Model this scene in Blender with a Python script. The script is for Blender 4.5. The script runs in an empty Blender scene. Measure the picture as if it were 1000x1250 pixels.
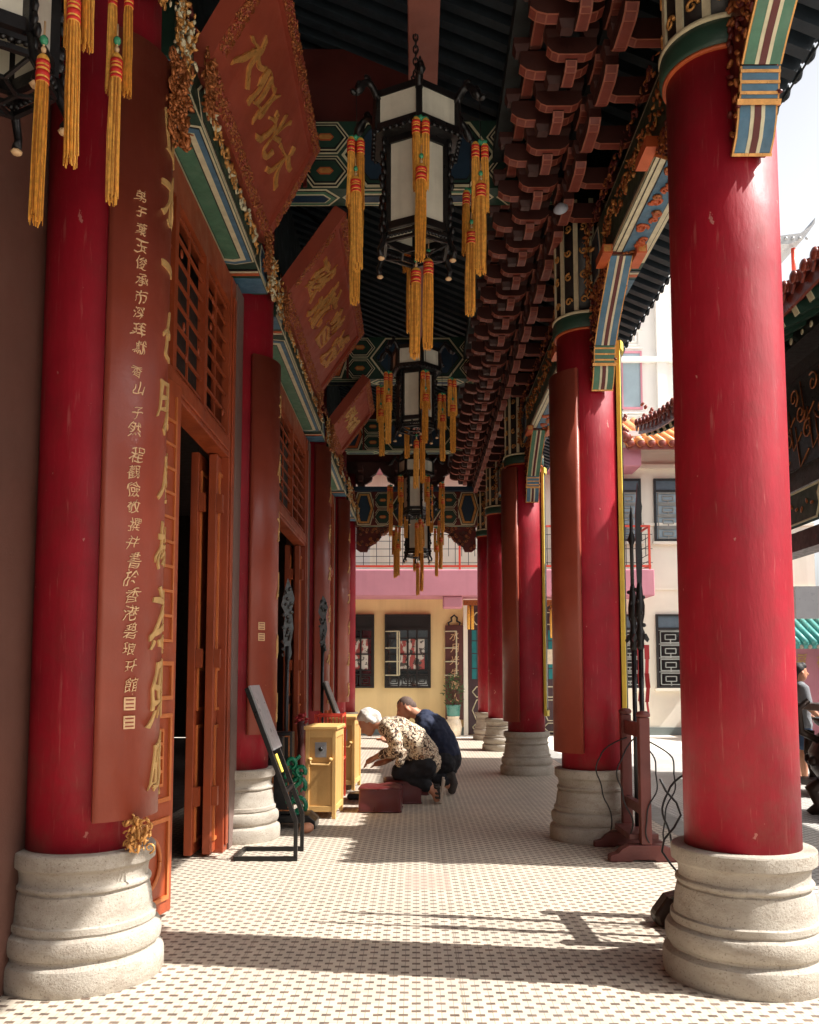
import bpy, bmesh, math, random
from mathutils import Vector, Matrix, Euler, noise
random.seed(11)
PI = math.pi
rad = math.radians
scene = bpy.context.scene
COL = scene.collection
V = Vector

# ------------------------------------------------------------------ materials
def srgb(r, g, b):
    f = lambda c: (c/255/12.92) if c/255 <= .04045 else ((c/255+.055)/1.055)**2.4
    return (f(r), f(g), f(b), 1)

class NT:
    def __init__(s, name):
        s.mat = bpy.data.materials.new(name); s.mat.use_nodes = True
        s.t = s.mat.node_tree; s.t.nodes.clear()
        s.out = s.n('ShaderNodeOutputMaterial'); s.b = s.n('ShaderNodeBsdfPrincipled')
        s.l(s.b.outputs[0], s.out.inputs[0])
        s.tc = s.n('ShaderNodeTexCoord')
    def n(s, t, **k):
        o = s.t.nodes.new(t)
        for a, v in k.items(): setattr(o, a, v)
        return o
    def l(s, a, b): s.t.links.new(a, b)
    def math(s, op, a, b=None, c=None):
        m = s.n('ShaderNodeMath', operation=op)
        for i, q in enumerate((a, b, c)):
            if q is None: continue
            if isinstance(q, (int, float)): m.inputs[i].default_value = q
            else: s.l(q, m.inputs[i])
        return m.outputs[0]
    def noise(s, scale, detail=4, rough=.6, vec=None, dist=0):
        m = s.n('ShaderNodeTexNoise'); m.inputs['Scale'].default_value = scale
        m.inputs['Detail'].default_value = detail; m.inputs['Roughness'].default_value = rough
        m.inputs['Distortion'].default_value = dist
        s.l(vec if vec is not None else s.tc.outputs['Object'], m.inputs['Vector'])
        return m.outputs['Fac']
    def ramp(s, f, a, b):
        m = s.n('ShaderNodeMapRange'); m.clamp = True
        m.inputs[1].default_value = a; m.inputs[2].default_value = b
        s.l(f, m.inputs[0]); return m.outputs[0]
    def mix(s, f, a, b):
        m = s.n('ShaderNodeMix', data_type='RGBA')
        if isinstance(f, (int, float)): m.inputs[0].default_value = f
        else: s.l(f, m.inputs[0])
        for i, q in ((6, a), (7, b)):
            if isinstance(q, tuple): m.inputs[i].default_value = q
            else: s.l(q, m.inputs[i])
        return m.outputs[2]
    def scaled(s, sx, sy, sz):
        m = s.n('ShaderNodeMapping'); m.inputs['Scale'].default_value = (sx, sy, sz)
        s.l(s.tc.outputs['Object'], m.inputs[0]); return m.outputs[0]

def mul(c, k): return (c[0]*k, c[1]*k, c[2]*k, 1)

def mk(name, c, rough=.6, metal=0, var=.18, vs=5, bump=.15, bs=60, coat=0, chips=None, streak=None, rvar=.12, spec=.5):
    m = NT(name)
    col = m.mix(m.ramp(m.noise(vs, 6, .65), .3, .7), mul(c, 1-var), mul(c, 1+var))
    if streak:
        f = m.ramp(m.noise(1, 5, .6, m.scaled(streak[1], streak[1], streak[1]*.06)), .5, .75)
        f = m.math('MULTIPLY', f, streak[2])
        col = m.mix(f, col, streak[0])
    if chips:
        f = m.ramp(m.noise(chips[1], 3, .5), chips[2], chips[2]+.03)
        col = m.mix(f, col, chips[0])
    m.l(col, m.b.inputs['Base Color'])
    r = m.n('ShaderNodeMapRange'); m.l(m.noise(vs*2.3, 4), r.inputs[0])
    r.inputs[1].default_value = .3; r.inputs[2].default_value = .7
    r.inputs[3].default_value = max(.03, rough-rvar); r.inputs[4].default_value = min(1, rough+rvar)
    m.l(r.outputs[0], m.b.inputs['Roughness'])
    m.b.inputs['Metallic'].default_value = metal
    m.b.inputs['Specular IOR Level'].default_value = spec
    if coat:
        m.b.inputs['Coat Weight'].default_value = coat; m.b.inputs['Coat Roughness'].default_value = .3
    if bump:
        bn = m.n('ShaderNodeBump'); bn.inputs['Strength'].default_value = bump; bn.inputs['Distance'].default_value = .01
        m.l(m.noise(bs, 5, .65), bn.inputs['Height']); m.l(bn.outputs[0], m.b.inputs['Normal'])
    return m.mat

def tile_mat(name, cream, brown, wear=.0):
    m = NT(name)
    sx, sy = .0948, .0776
    sep = m.n('ShaderNodeSeparateXYZ'); m.l(m.tc.outputs['Object'], sep.inputs[0])
    u = m.math('DIVIDE', sep.outputs[0], sx); v = m.math('DIVIDE', sep.outputs[1], sy)
    def cell(du, dv):
        a = m.math('ABSOLUTE', m.math('SUBTRACT', m.math('FRACT', m.math('ADD', u, du)), .5))
        b = m.math('ABSOLUTE', m.math('SUBTRACT', m.math('FRACT', m.math('ADD', v, dv)), .5))
        return m.math('MULTIPLY', m.math('LESS_THAN', a, .185), m.math('LESS_THAN', b, .15))
    rect = m.math('MAXIMUM', cell(0, 0), cell(.5, .5))
    # mosaic seams through the dark tesserae and between rows
    gx = m.math('LESS_THAN', m.math('ABSOLUTE', m.math('SUBTRACT', m.math('FRACT', m.math('MULTIPLY', u, 2)), 0.5)), .47)
    gx2 = m.math('ABSOLUTE', m.math('SUBTRACT', m.math('FRACT', m.math('ADD', m.math('MULTIPLY', u, 2), .5)), .5))
    seam = m.math('MULTIPLY', m.math('LESS_THAN', gx2, .03), .6)
    gy2 = m.math('ABSOLUTE', m.math('SUBTRACT', m.math('FRACT', m.math('ADD', m.math('MULTIPLY', v, 2), .3)), .5))
    seam = m.math('MAXIMUM', seam, m.math('MULTIPLY', m.math('LESS_THAN', gy2, .03), .22))
    wn = m.n('ShaderNodeTexWhiteNoise', noise_dimensions='2D')
    cv = m.n('ShaderNodeCombineXYZ')
    m.l(m.math('FLOOR', m.math('MULTIPLY', u, 2)), cv.inputs[0]); m.l(m.math('FLOOR', m.math('MULTIPLY', v, 2)), cv.inputs[1])
    m.l(cv.outputs[0], wn.inputs[0])
    cr = m.mix(wn.outputs[0], mul(cream, .92), mul(cream, 1.06))
    br = m.mix(wn.outputs[0], mul(brown, .6), (brown[0]*1.5, brown[1]*1.35, brown[2]*1.2, 1))
    col = m.mix(seam, cr, mul(brown, .7))
    col = m.mix(rect, col, br)
    d = m.ramp(m.noise(1.3, 8, .7), .42, .72)
    col = m.mix(m.math('MULTIPLY', d, .34), col, (.29, .26, .23, 1))
    def band(src, per, w, off): return m.math('LESS_THAN', m.math('ABSOLUTE', m.math('SUBTRACT', m.math('FRACT', m.math('ADD', m.math('DIVIDE', src, per), off)), .5)), w)
    jt = m.math('MAXIMUM', band(sep.outputs[0], .948, .0035, .31), band(sep.outputs[1], .931, .0035, .17))
    col = m.mix(m.math('MULTIPLY', jt, .5), col, (.22, .17, .13, 1))
    px = m.math('MULTIPLY', m.math('LESS_THAN', m.math('ABSOLUTE', m.math('SUBTRACT', sep.outputs[0], .07)), .14), m.math('LESS_THAN', m.math('ABSOLUTE', m.math('SUBTRACT', sep.outputs[1], 5.5)), .22))
    col = m.mix(m.math('MULTIPLY', px, .45), col, srgb(178, 150, 138))
    ws = m.ramp(m.noise(.7, 6, .7, m.scaled(1.6, .5, 1)), .5, .66); col = m.mix(m.math('MULTIPLY', ws, .22), col, (.27, .245, .225, 1))
    d2 = m.ramp(m.noise(24, 4, .7), .6, .75)
    col = m.mix(m.math('MULTIPLY', d2, .18), col, (.2, .15, .11, 1))
    m.l(col, m.b.inputs['Base Color'])
    r = m.n('ShaderNodeMapRange'); m.l(m.noise(3, 5), r.inputs[0])
    r.inputs[3].default_value = .38; r.inputs[4].default_value = .7
    m.l(r.outputs[0], m.b.inputs['Roughness'])
    bn = m.n('ShaderNodeBump'); bn.inputs['Strength'].default_value = .2; bn.inputs['Distance'].default_value = .002
    m.l(m.math('SUBTRACT', 1, seam), bn.inputs['Height']); m.l(bn.outputs[0], m.b.inputs['Normal'])
    return m.mat

M = {}
M['tile'] = tile_mat('mosaic_floor', srgb(200, 188, 170), srgb(108, 94, 84))
M['yardtile'] = tile_mat('yard_tile', srgb(196, 194, 188), srgb(104, 100, 96))
M['concrete'] = mk('concrete', srgb(212, 206, 194), .85, var=.12, vs=1.3, bump=.2, bs=30)
M['kerb'] = mk('kerb_granite', srgb(150, 148, 142), .8, var=.15, vs=9, bs=90)
def _red():
    m = NT('red_lacquer')
    c = m.mix(m.ramp(m.noise(2.2, 7, .65), .3, .7), srgb(140, 14, 34), srgb(172, 24, 44))
    f = m.ramp(m.noise(1, 6, .65, m.scaled(5, 5, .35)), .5, .72); c = m.mix(m.math('MULTIPLY', f, .5), c, srgb(118, 30, 30))
    f = m.ramp(m.noise(3.6, 9, .75, dist=.8), .5, .68); c = m.mix(m.math('MULTIPLY', f, .5), c, srgb(128, 44, 42))
    f = m.ramp(m.noise(1, 4, .6, m.scaled(60, 60, 4)), .62, .7); c = m.mix(m.math('MULTIPLY', f, .35), c, srgb(190, 110, 104))
    f = m.ramp(m.noise(11, 4, .65, m.scaled(1, 1, .6)), .712, .72); c = m.mix(m.math('MULTIPLY', f, .75), c, srgb(196, 132, 122))
    sep = m.n('ShaderNodeSeparateXYZ'); m.l(m.tc.outputs['Object'], sep.inputs[0])
    lo = m.math('MULTIPLY', m.ramp(sep.outputs[2], 1.3, .55), m.ramp(m.noise(7, 6, .7), .45, .65)); c = m.mix(m.math('MULTIPLY', lo, .45), c, srgb(126, 70, 60))
    m.l(c, m.b.inputs['Base Color'])
    r = m.n('ShaderNodeMapRange'); m.l(m.noise(4, 7, .7), r.inputs[0]); r.inputs[1].default_value = .3; r.inputs[2].default_value = .7; r.inputs[3].default_value = .48; r.inputs[4].default_value = .7
    m.l(r.outputs[0], m.b.inputs['Roughness']); m.b.inputs['Coat Weight'].default_value = .06; m.b.inputs['Coat Roughness'].default_value = .2; m.b.inputs['Specular IOR Level'].default_value = .35
    bn = m.n('ShaderNodeBump'); bn.inputs['Strength'].default_value = .4; bn.inputs['Distance'].default_value = .012
    m.l(m.noise(1, 7, .62, m.scaled(11, 11, 3.5)), bn.inputs['Height']); m.l(bn.outputs[0], m.b.inputs['Normal'])
    return m.mat
M['red'] = _red()
M['board'] = mk('brown_lacquer', srgb(150, 68, 50), .42, var=.12, vs=3, bump=.12, bs=50, chips=(srgb(196, 150, 110), 38, .77), streak=(srgb(112, 44, 34), 3, .5))
M['stone'] = NT('carved_granite')
def _stone():
    m = M['stone']
    c = m.mix(m.ramp(m.noise(3, 6), .3, .7), srgb(160, 151, 139), srgb(192, 184, 170))
    sp = m.ramp(m.noise(120, 2, .5), .62, .68)
    c = m.mix(m.math('MULTIPLY', sp, .55), c, srgb(96, 84, 72))
    sp2 = m.ramp(m.noise(34, 5, .7), .66, .72)
    c = m.mix(m.math('MULTIPLY', sp2, .5), c, srgb(120, 104, 88))
    st = m.ramp(m.noise(2.2, 9, .75, m.scaled(2, 2, 5)), .5, .66)
    c = m.mix(m.math('MULTIPLY', st, .5), c, srgb(128, 112, 94))
    wt_ = m.ramp(m.noise(5, 8, .7), .6, .7); c = m.mix(m.math('MULTIPLY', wt_, .4), c, srgb(222, 214, 200))
    m.l(c, m.b.inputs['Base Color']); m.b.inputs['Roughness'].default_value = .85
    bn = m.n('ShaderNodeBump'); bn.inputs['Strength'].default_value = .7; bn.inputs['Distance'].default_value = .008
    m.l(m.noise(90, 6, .7), bn.inputs['Height']); m.l(bn.outputs[0], m.b.inputs['Normal'])
    return m.mat
M['stone'] = _stone()
M['door'] = mk('orange_door_wood', srgb(158, 72, 38), .45, var=.2, vs=3, bump=.15, bs=40, streak=(srgb(120, 44, 24), 6, .7))
M['doorlight'] = mk('door_moulding', srgb(196, 112, 58), .45, var=.15)
M['darkwood'] = mk('dark_red_wood', srgb(84, 30, 24), .5, var=.25, vs=3)
M['rackwood'] = mk('rack_wood', srgb(104, 52, 46), .5, var=.2, vs=4)
M['black'] = mk('black_lacquer', srgb(22, 21, 22), .38, var=.3, vs=8)
M['blackmetal'] = mk('black_metal', srgb(30, 28, 27), .35, var=.2, metal=.3)
M['grey'] = mk('grey_sheet', srgb(150, 150, 152), .35, var=.06)
M['silver'] = mk('silvered_tin', srgb(86, 88, 88), .4, var=.3, vs=30, metal=.7)
M['gold'] = mk('gold_paint', srgb(206, 150, 84), .35, var=.3, vs=20, metal=.35, bump=.3, bs=80)
M['golddark'] = mk('old_gold', srgb(166, 100, 56), .35, var=.4, vs=24, metal=.45, bump=.4, bs=90)
M['goldchar'] = mk('gold_leaf_character', srgb(206, 168, 108), .45, var=.2, vs=14, metal=.15, bump=.2)
M['palegold'] = mk('pale_gold_ink', srgb(216, 180, 136), .5, var=.15, vs=20)
M['green'] = mk('paint_green', srgb(74, 118, 94), .55, var=.24, vs=9, streak=(srgb(104, 124, 108), 9, .5))
M['dgreen'] = mk('paint_dark_green', srgb(32, 62, 50), .5, var=.2, vs=6)
M['blue'] = mk('paint_blue', srgb(72, 110, 134), .55, var=.26, vs=9, streak=(srgb(112, 134, 146), 9, .5))
M['dblue'] = mk('paint_dark_blue', srgb(32, 54, 74), .5, var=.2, vs=6)
M['cream'] = mk('paint_cream', srgb(208, 200, 168), .55, var=.16, vs=14)
M['maroon'] = mk('paint_maroon', srgb(92, 30, 26), .5, var=.2)
M['orange'] = mk('paint_orange', srgb(190, 92, 50), .5, var=.2)
M['bracket'] = mk('bracket_red_brown', srgb(68, 34, 29), .55, var=.2, vs=6)
M['soffit'] = mk('bracket_soffit_red', srgb(124, 56, 44), .55, var=.2, vs=6)
M['edge'] = mk('bracket_edge_line', srgb(156, 92, 72), .55, var=.2, vs=12)
M['ceil'] = mk('ceiling_teal_black', srgb(36, 44, 46), .6, var=.3, vs=3)
M['rafter'] = mk('rafter_blue_black', srgb(42, 52, 60), .55, var=.25, vs=5)
M['beamred'] = mk('beam_faded_red', srgb(140, 84, 72), .6, var=.15, vs=2.5, streak=(srgb(110, 60, 52), 3, .5))
M['wallbrown'] = mk('brown_plaster', srgb(98, 64, 52), .75, var=.14, vs=1.6, bump=.2, bs=120)
M['wallgrey'] = mk('grey_brown_plaster', srgb(120, 98, 90), .75, var=.12, vs=2)
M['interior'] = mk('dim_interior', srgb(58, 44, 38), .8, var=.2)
M['pane'] = mk('lantern_silk', srgb(214, 211, 196), .55, var=.14, vs=4, bump=.08, bs=20, streak=(srgb(120, 116, 104), 5, .5))
M['tassel'] = mk('tassel_thread', srgb(232, 172, 74), .6, var=.3, vs=40, bump=0)
M['tassel2'] = mk('tassel_thread_dark', srgb(190, 126, 50), .7, var=.28, vs=40, bump=0)
M['redband'] = mk('tassel_red_band', srgb(200, 42, 34), .5, var=.15)
M['jade'] = mk('jade_bead', srgb(64, 150, 112), .25, var=.15)
M['pine'] = mk('pale_pine_wood', srgb(222, 178, 110), .5, var=.12, vs=3, streak=(srgb(190, 140, 78), 6, .6))
M['pinedark'] = mk('pine_panel', srgb(206, 160, 96), .55, var=.12, vs=3, streak=(srgb(176, 126, 70), 6, .6))
M['redmetal'] = mk('red_painted_metal', srgb(214, 70, 48), .4, var=.1)
M['emerald'] = mk('green_enamel', srgb(16, 118, 84), .3, var=.25, vs=9)
M['vinyl'] = mk('maroon_vinyl', srgb(92, 34, 34), .38, var=.12, vs=5, bump=.12, bs=25)
M['cwall'] = mk('cream_wall', srgb(250, 243, 226), .85, var=.06, vs=.7, bump=.12, bs=40, streak=(srgb(190, 172, 146), 1.3, .55))
M['twall'] = mk('tan_wall', srgb(236, 208, 152), .85, var=.09, vs=.7, bump=.1, bs=40, streak=(srgb(186, 158, 114), 1.3, .5))
M['pink'] = mk('pink_wall', srgb(200, 134, 148), .8, var=.08, vs=1, streak=(srgb(170, 104, 118), 2, .5))
M['skirt'] = mk('grey_skirting', srgb(124, 134, 132), .7, var=.1, vs=3)
M['wintower'] = mk('tower_white', srgb(232, 230, 226), .8, var=.04, vs=.4)
M['winframe'] = mk('window_black_iron', srgb(30, 28, 28), .5, var=.15)
M['fret'] = mk('window_fretwork', srgb(150, 152, 146), .5, var=.15)
M['lintel'] = mk('blue_grey_awning', srgb(92, 108, 120), .6, var=.15)
M['teal'] = mk('teal_door_panel', srgb(24, 118, 122), .4, var=.2)
M['doorplum'] = mk('plum_door', srgb(62, 40, 44), .5, var=.2)
M['signbrown'] = mk('sign_brown', srgb(92, 52, 48), .5, var=.15)
M['endwall'] = mk('end_wall_plaster', srgb(96, 62, 52), .8, var=.12)
def _reflection():  # white and red window reflections painted as blotches of colour
    m = NT('painted_reflection')
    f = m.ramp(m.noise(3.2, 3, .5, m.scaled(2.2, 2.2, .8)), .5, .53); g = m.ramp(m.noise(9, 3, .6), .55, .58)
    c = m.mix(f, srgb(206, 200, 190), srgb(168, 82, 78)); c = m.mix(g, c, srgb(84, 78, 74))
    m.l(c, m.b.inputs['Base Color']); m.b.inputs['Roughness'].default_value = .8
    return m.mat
M['reflection_panel'] = _reflection()
M['ceramic'] = mk('glazed_ceramic', srgb(222, 206, 180), .25, var=.15, vs=12)
M['tealpot'] = mk('teal_glazed_pot', srgb(74, 128, 118), .3, var=.15)
M['leaf'] = mk('leaf_green', srgb(58, 92, 48), .6, var=.35, vs=8, bump=0)
M['yellow'] = mk('yellow_paint', srgb(240, 212, 92), .5, var=.12)
M['ribbon'] = mk('red_ribbon', srgb(172, 44, 48), .6, var=.15)
M['bronze'] = mk('dark_bronze', srgb(56, 42, 34), .4, var=.3, vs=8, metal=.5)
M['tilered'] = mk('glazed_tile_red', srgb(134, 58, 42), .35, var=.3, vs=6)
M['tileorange'] = mk('glazed_tile_orange', srgb(224, 156, 96), .35, var=.25, vs=5)
M['tileteal'] = mk('glazed_tile_teal', srgb(88, 158, 152), .3, var=.15, vs=5)
M['skin'] = mk('skin', srgb(196, 138, 108), .5, var=.08, vs=12, bump=.05)
M['hairwhite'] = mk('white_hair', srgb(214, 206, 196), .6, var=.16, vs=40, bump=.5, bs=110)
M['hairdark'] = mk('dark_hair', srgb(36, 30, 28), .6, var=.2, vs=40, bump=.4, bs=140)
M['hairshort'] = mk('shaved_grey_hair', srgb(96, 76, 66), .75, var=.2, vs=60, bump=.3, bs=200)
M['navy'] = mk('navy_cloth', srgb(34, 42, 66), .85, var=.2, vs=6, bump=.4, bs=24)
M['blackcloth'] = mk('black_cloth', srgb(24, 24, 30), .85, var=.25, vs=6, bump=.4, bs=24)
M['sole'] = mk('rubber_sole', srgb(60, 54, 50), .8, var=.2)
M['sandal'] = mk('pale_sandal', srgb(196, 184, 168), .6, var=.15)
M['greycloth'] = mk('grey_cloth', srgb(120, 122, 126), .85, var=.15)
M['denim'] = mk('blue_denim', srgb(62, 82, 112), .85, var=.15)
M['glassblue'] = mk('window_glass', srgb(150, 168, 178), .1, var=.1, vs=1, bump=0)
M['lampwhite'] = mk('lamp_shade_grey', srgb(176, 186, 200), .35, var=.08)
def _pattern():
    m = NT('patterned_blouse')
    f = m.ramp(m.noise(26, 3, .55, dist=1.5), .5, .54)
    f2 = m.ramp(m.noise(40, 3, .6, dist=1.2), .57, .6)
    c = m.mix(f, srgb(222, 204, 176), srgb(62, 44, 38)); c = m.mix(f2, c, srgb(150, 110, 84))
    m.l(c, m.b.inputs['Base Color']); m.b.inputs['Roughness'].default_value = .8
    return m.mat
M['blouse'] = _pattern()
def _glass():
    m = NT('dark_window_glass')
    m.b.inputs['Base Color'].default_value = srgb(40, 44, 46); m.b.inputs['Roughness'].default_value = .04
    m.b.inputs['Specular IOR Level'].default_value = 1.0; m.b.inputs['Coat Weight'].default_value = 1
    m.b.inputs['Coat Roughness'].default_value = .02
    return m.mat
M['glass'] = _glass()

# ------------------------------------------------------------------ mesh builder
class MB:
    def __init__(s): s.v = []; s.f = []; s.mi = []; s.sm = []; s.m = 0; s.s = False
    def add(s, vs, fs, m=None, sm=None):
        o = len(s.v); s.v += [tuple(p) for p in vs]
        for f in fs:
            s.f.append([i+o for i in f]); s.mi.append(s.m if m is None else m); s.sm.append(s.s if sm is None else sm)
    def box(s, x0, x1, y0, y1, z0, z1, m=None):
        s.add([(x, y, z) for x in (x0, x1) for y in (y0, y1) for z in (z0, z1)],
              [(0, 1, 3, 2), (4, 6, 7, 5), (0, 4, 5, 1), (2, 3, 7, 6), (0, 2, 6, 4), (1, 5, 7, 3)], m, False)
    def bar(s, a, b, w, h, up=(0, 0, 1), m=None):
        a = V(a); b = V(b); d = (b-a).normalized(); u = V(up)
        if abs(d.dot(u)) > .98: u = V((1, 0, 0))
        x = d.cross(u).normalized()*w/2; y = x.cross(d).normalized()*h/2
        vs = [p+i*x+j*y for p in (a, b) for i in (-1, 1) for j in (-1, 1)]
        s.add(vs, [(0, 1, 3, 2), (4, 6, 7, 5), (0, 4, 5, 1), (2, 3, 7, 6), (0, 2, 6, 4), (1, 5, 7, 3)], m, False)
    def prism(s, poly, o, u, v, n, t0, t1, m=None):
        o, u, v, n = V(o), V(u), V(v), V(n)
        k = len(poly)
        vs = [o+u*p[0]+v*p[1]+n*t for t in (t0, t1) for p in poly]
        fs = [tuple(range(k))[::-1], tuple(range(k, 2*k))]+[(i, (i+1) % k, k+(i+1) % k, k+i) for i in range(k)]
        s.add(vs, fs, m, False)
    def tube(s, pts, r, seg=8, m=None, cap=True):
        pts = [V(p) for p in pts]; n = len(pts)
        rs = r if isinstance(r, (list, tuple)) else [r]*n
        vs = []; ref = None
        for i, p in enumerate(pts):
            d = (pts[min(i+1, n-1)]-pts[max(i-1, 0)])
            d = d.normalized() if d.length > 1e-9 else V((0, 0, 1))
            if ref is None: ref = V((1, 0, 0)) if abs(d.x) < .9 else V((0, 1, 0))
            x = (ref-d*ref.dot(d)).normalized(); ref = x; y = d.cross(x)
            for k in range(seg):
                a = 2*PI*k/seg; vs.append(p+(x*math.cos(a)+y*math.sin(a))*rs[i])
        fs = [(i*seg+k, i*seg+(k+1) % seg, (i+1)*seg+(k+1) % seg, (i+1)*seg+k) for i in range(n-1) for k in range(seg)]
        if cap: fs += [tuple(range(seg))[::-1], tuple(range((n-1)*seg, n*seg))]
        s.add(vs, fs, m, seg > 4)
    def lathe(s, prof, c=(0, 0, 0), seg=40, m=None, sm=True, a0=0, sides=None):
        c = V(c); n = len(prof); vs = []
        for r, z in prof:
            for k in range(seg):
                a = a0+2*PI*k/seg; vs.append((c.x+r*math.cos(a), c.y+r*math.sin(a), c.z+z))
        fs = [(i*seg+k, i*seg+(k+1) % seg, (i+1)*seg+(k+1) % seg, (i+1)*seg+k) for i in range(n-1) for k in range(seg)]
        if prof[0][0] > 1e-6: fs.append(tuple(range(seg))[::-1])
        if prof[-1][0] > 1e-6: fs.append(tuple(range((n-1)*seg, n*seg)))
        s.add(vs, fs, m, sm)
    def blob(s, c, sc, rot=None, m=None, seg=7, ring=4):
        c = V(c); R = Euler(rot).to_matrix() if rot else Matrix.Identity(3)
        vs = [c+R @ V((0, 0, -sc[2]))]
        for i in range(1, ring):
            t = -PI/2+PI*i/ring
            for k in range(seg):
                a = 2*PI*k/seg
                vs.append(c+R @ V((sc[0]*math.cos(t)*math.cos(a), sc[1]*math.cos(t)*math.sin(a), sc[2]*math.sin(t))))
        vs.append(c+R @ V((0, 0, sc[2])))
        fs = [(0, 1+(k+1) % seg, 1+k) for k in range(seg)]
        for i in range(ring-2):
            for k in range(seg):
                a = 1+i*seg; fs.append((a+k, a+(k+1) % seg, a+seg+(k+1) % seg, a+seg+k))
        t = len(vs)-1; a = 1+(ring-2)*seg
        fs += [(t, a+k, a+(k+1) % seg) for k in range(seg)]
        s.add(vs, fs, m, True)
    def build(s, name, mats, parent=None, local=False, bevel=0):
        me = bpy.data.meshes.new(name)
        off = V((0, 0, 0))
        if parent and not local:
            p = parent
            while p.parent: p = p.parent
            off = p.location
        me.from_pydata([(x-off.x, y-off.y, z-off.z) for x, y, z in s.v], [], s.f)
        if isinstance(mats, str): mats = [mats]
        for q in mats: me.materials.append(M[q])
        me.polygons.foreach_set('material_index', s.mi); me.polygons.foreach_set('use_smooth', s.sm)
        me.validate()
        bm = bmesh.new(); bm.from_mesh(me); bmesh.ops.recalc_face_normals(bm, faces=bm.faces); bm.to_mesh(me); bm.free()
        o = bpy.data.objects.new(name, me); COL.objects.link(o)
        if parent: o.parent = parent
        if bevel:
            b = o.modifiers.new('bevel', 'BEVEL'); b.width = bevel; b.segments = 2; b.limit_method = 'ANGLE'; b.angle_limit = rad(50)
        return o

def tag(o, label=None, cat=None, group=None, kind=None):
    if label: o['label'] = label
    if cat: o['category'] = cat
    if group: o['group'] = group
    if kind: o['kind'] = kind
    return o
def thing(name, label, cat, loc=(0, 0, 0), rz=0, group=None):
    o = bpy.data.objects.new(name, None); COL.objects.link(o); o.empty_display_size = .2
    o.location = loc; o.rotation_euler = (0, 0, rz)
    return tag(o, label, cat, group)
def copy_tree(o, parent=None):
    c = o.copy(); COL.objects.link(c)
    if parent: c.parent = parent
    for ch in list(o.children): copy_tree(ch, c)
    return c
def dup(o, loc, rz=0, label=None, group=None, sc=None):
    c = copy_tree(o); c.location = loc; c.rotation_euler = (0, 0, rz)
    if label: c['label'] = label
    if group: c['group'] = group
    if sc: c.scale = (sc, sc, sc) if not isinstance(sc, tuple) else sc
    return c

# ---- decorative helpers
def hexpoly(hl, hw, cut=None):
    c = hw if cut is None else cut
    return [(-hl, 0), (-hl+c, -hw), (hl-c, -hw), (hl, 0), (hl-c, hw), (-hl+c, hw)]
def nest(mb, o, u, v, n, hl, hw, mats, step=.02, cut=None, t=.003, t0=0):
    """stack of inset hexagonal paint layers, each 3 mm proud of the one below"""
    k = 0
    for i, m in enumerate(mats):
        d = step*i if isinstance(step, (int, float)) else step[i]
        if hw-d <= .004: break
        mb.prism(hexpoly(hl-d*1.25, hw-d, (cut if cut else hw)*(hw-d)/hw), o, u, v, n, t0, t0+t*(i+1), m)
def carve(mb, o, u, v, n, L, W, cnt, size=.03, depth=.03, ms=(0,)):
    o, u, v, n = V(o), V(u), V(v), V(n)
    for i in range(cnt):
        a = random.uniform(-.5, .5)*L; b = random.uniform(-.5, .5)*W
        s = size*random.uniform(.5, 1.2)
        if i % 3 == 0: curl(mb, o+u*a+v*b+n*depth*.4, u, v, n, size*random.uniform(.7, 1.25), random.uniform(.9, 1.4), size*.24, random.choice(ms), random.uniform(0, 6), random.choice((-1, 1))); continue
        mb.blob(o+u*a+v*b+n*random.uniform(0, depth), (s*random.uniform(.7, 1.3), s*random.uniform(.25, .5), s*random.uniform(.3, .6)),
                (random.uniform(0, PI), random.uniform(0, PI), random.uniform(0, PI)), random.choice(ms), 6, 4)
def curl(mb, c, u, v, n, r, turns=1.4, w=.008, m=0, ph=0, sgn=1):
    c, u, v, n = V(c), V(u), V(v), V(n); pts = []; rr = []
    for i in range(15):
        t = i/14; a = ph+sgn*turns*2*PI*t; q = r*(1-.8*t)
        pts.append(c+u*q*math.cos(a)+v*q*math.sin(a)+n*w*.5); rr.append(w*(1-.4*t))
    mb.tube(pts, rr, 5, m)

# ---- writing
_gl = {}
def glyph(ch, bold=0.0):
    key = (ch, bold)
    if key in _gl: return _gl[key]
    cu = bpy.data.curves.new('glyph', 'FONT'); cu.body = ch; cu.size = 1; cu.extrude = .5; cu.resolution_u = 3; cu.offset = bold
    ob = bpy.data.objects.new('glyph', cu); COL.objects.link(ob)
    dg = bpy.context.evaluated_depsgraph_get()
    me = bpy.data.meshes.new_from_object(ob.evaluated_get(dg))
    bpy.data.objects.remove(ob); bpy.data.curves.remove(cu)
    bm = bmesh.new(); bm.from_mesh(me); bpy.data.meshes.remove(me)
    if len(bm.verts):
        xs = [v.co.x for v in bm.verts]; ys = [v.co.y for v in bm.verts]
        cx, cy = (min(xs)+max(xs))/2, (min(ys)+max(ys))/2
        for k in range(-4, 5):
            bmesh.ops.bisect_plane(bm, geom=bm.verts[:]+bm.edges[:]+bm.faces[:], plane_co=(cx+k*.11, 0, 0), plane_no=(1, 0, 0))
            bmesh.ops.bisect_plane(bm, geom=bm.verts[:]+bm.edges[:]+bm.faces[:], plane_co=(0, cy+k*.11, 0), plane_no=(0, 1, 0))
        bm.verts.index_update()
        r = ([(v.co.x-cx, v.co.y-cy, v.co.z+.5) for v in bm.verts], [[v.index for v in f.verts] for f in bm.faces])
    else: r = ([], [])
    bm.free(); _gl[key] = r
    return r
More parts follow.
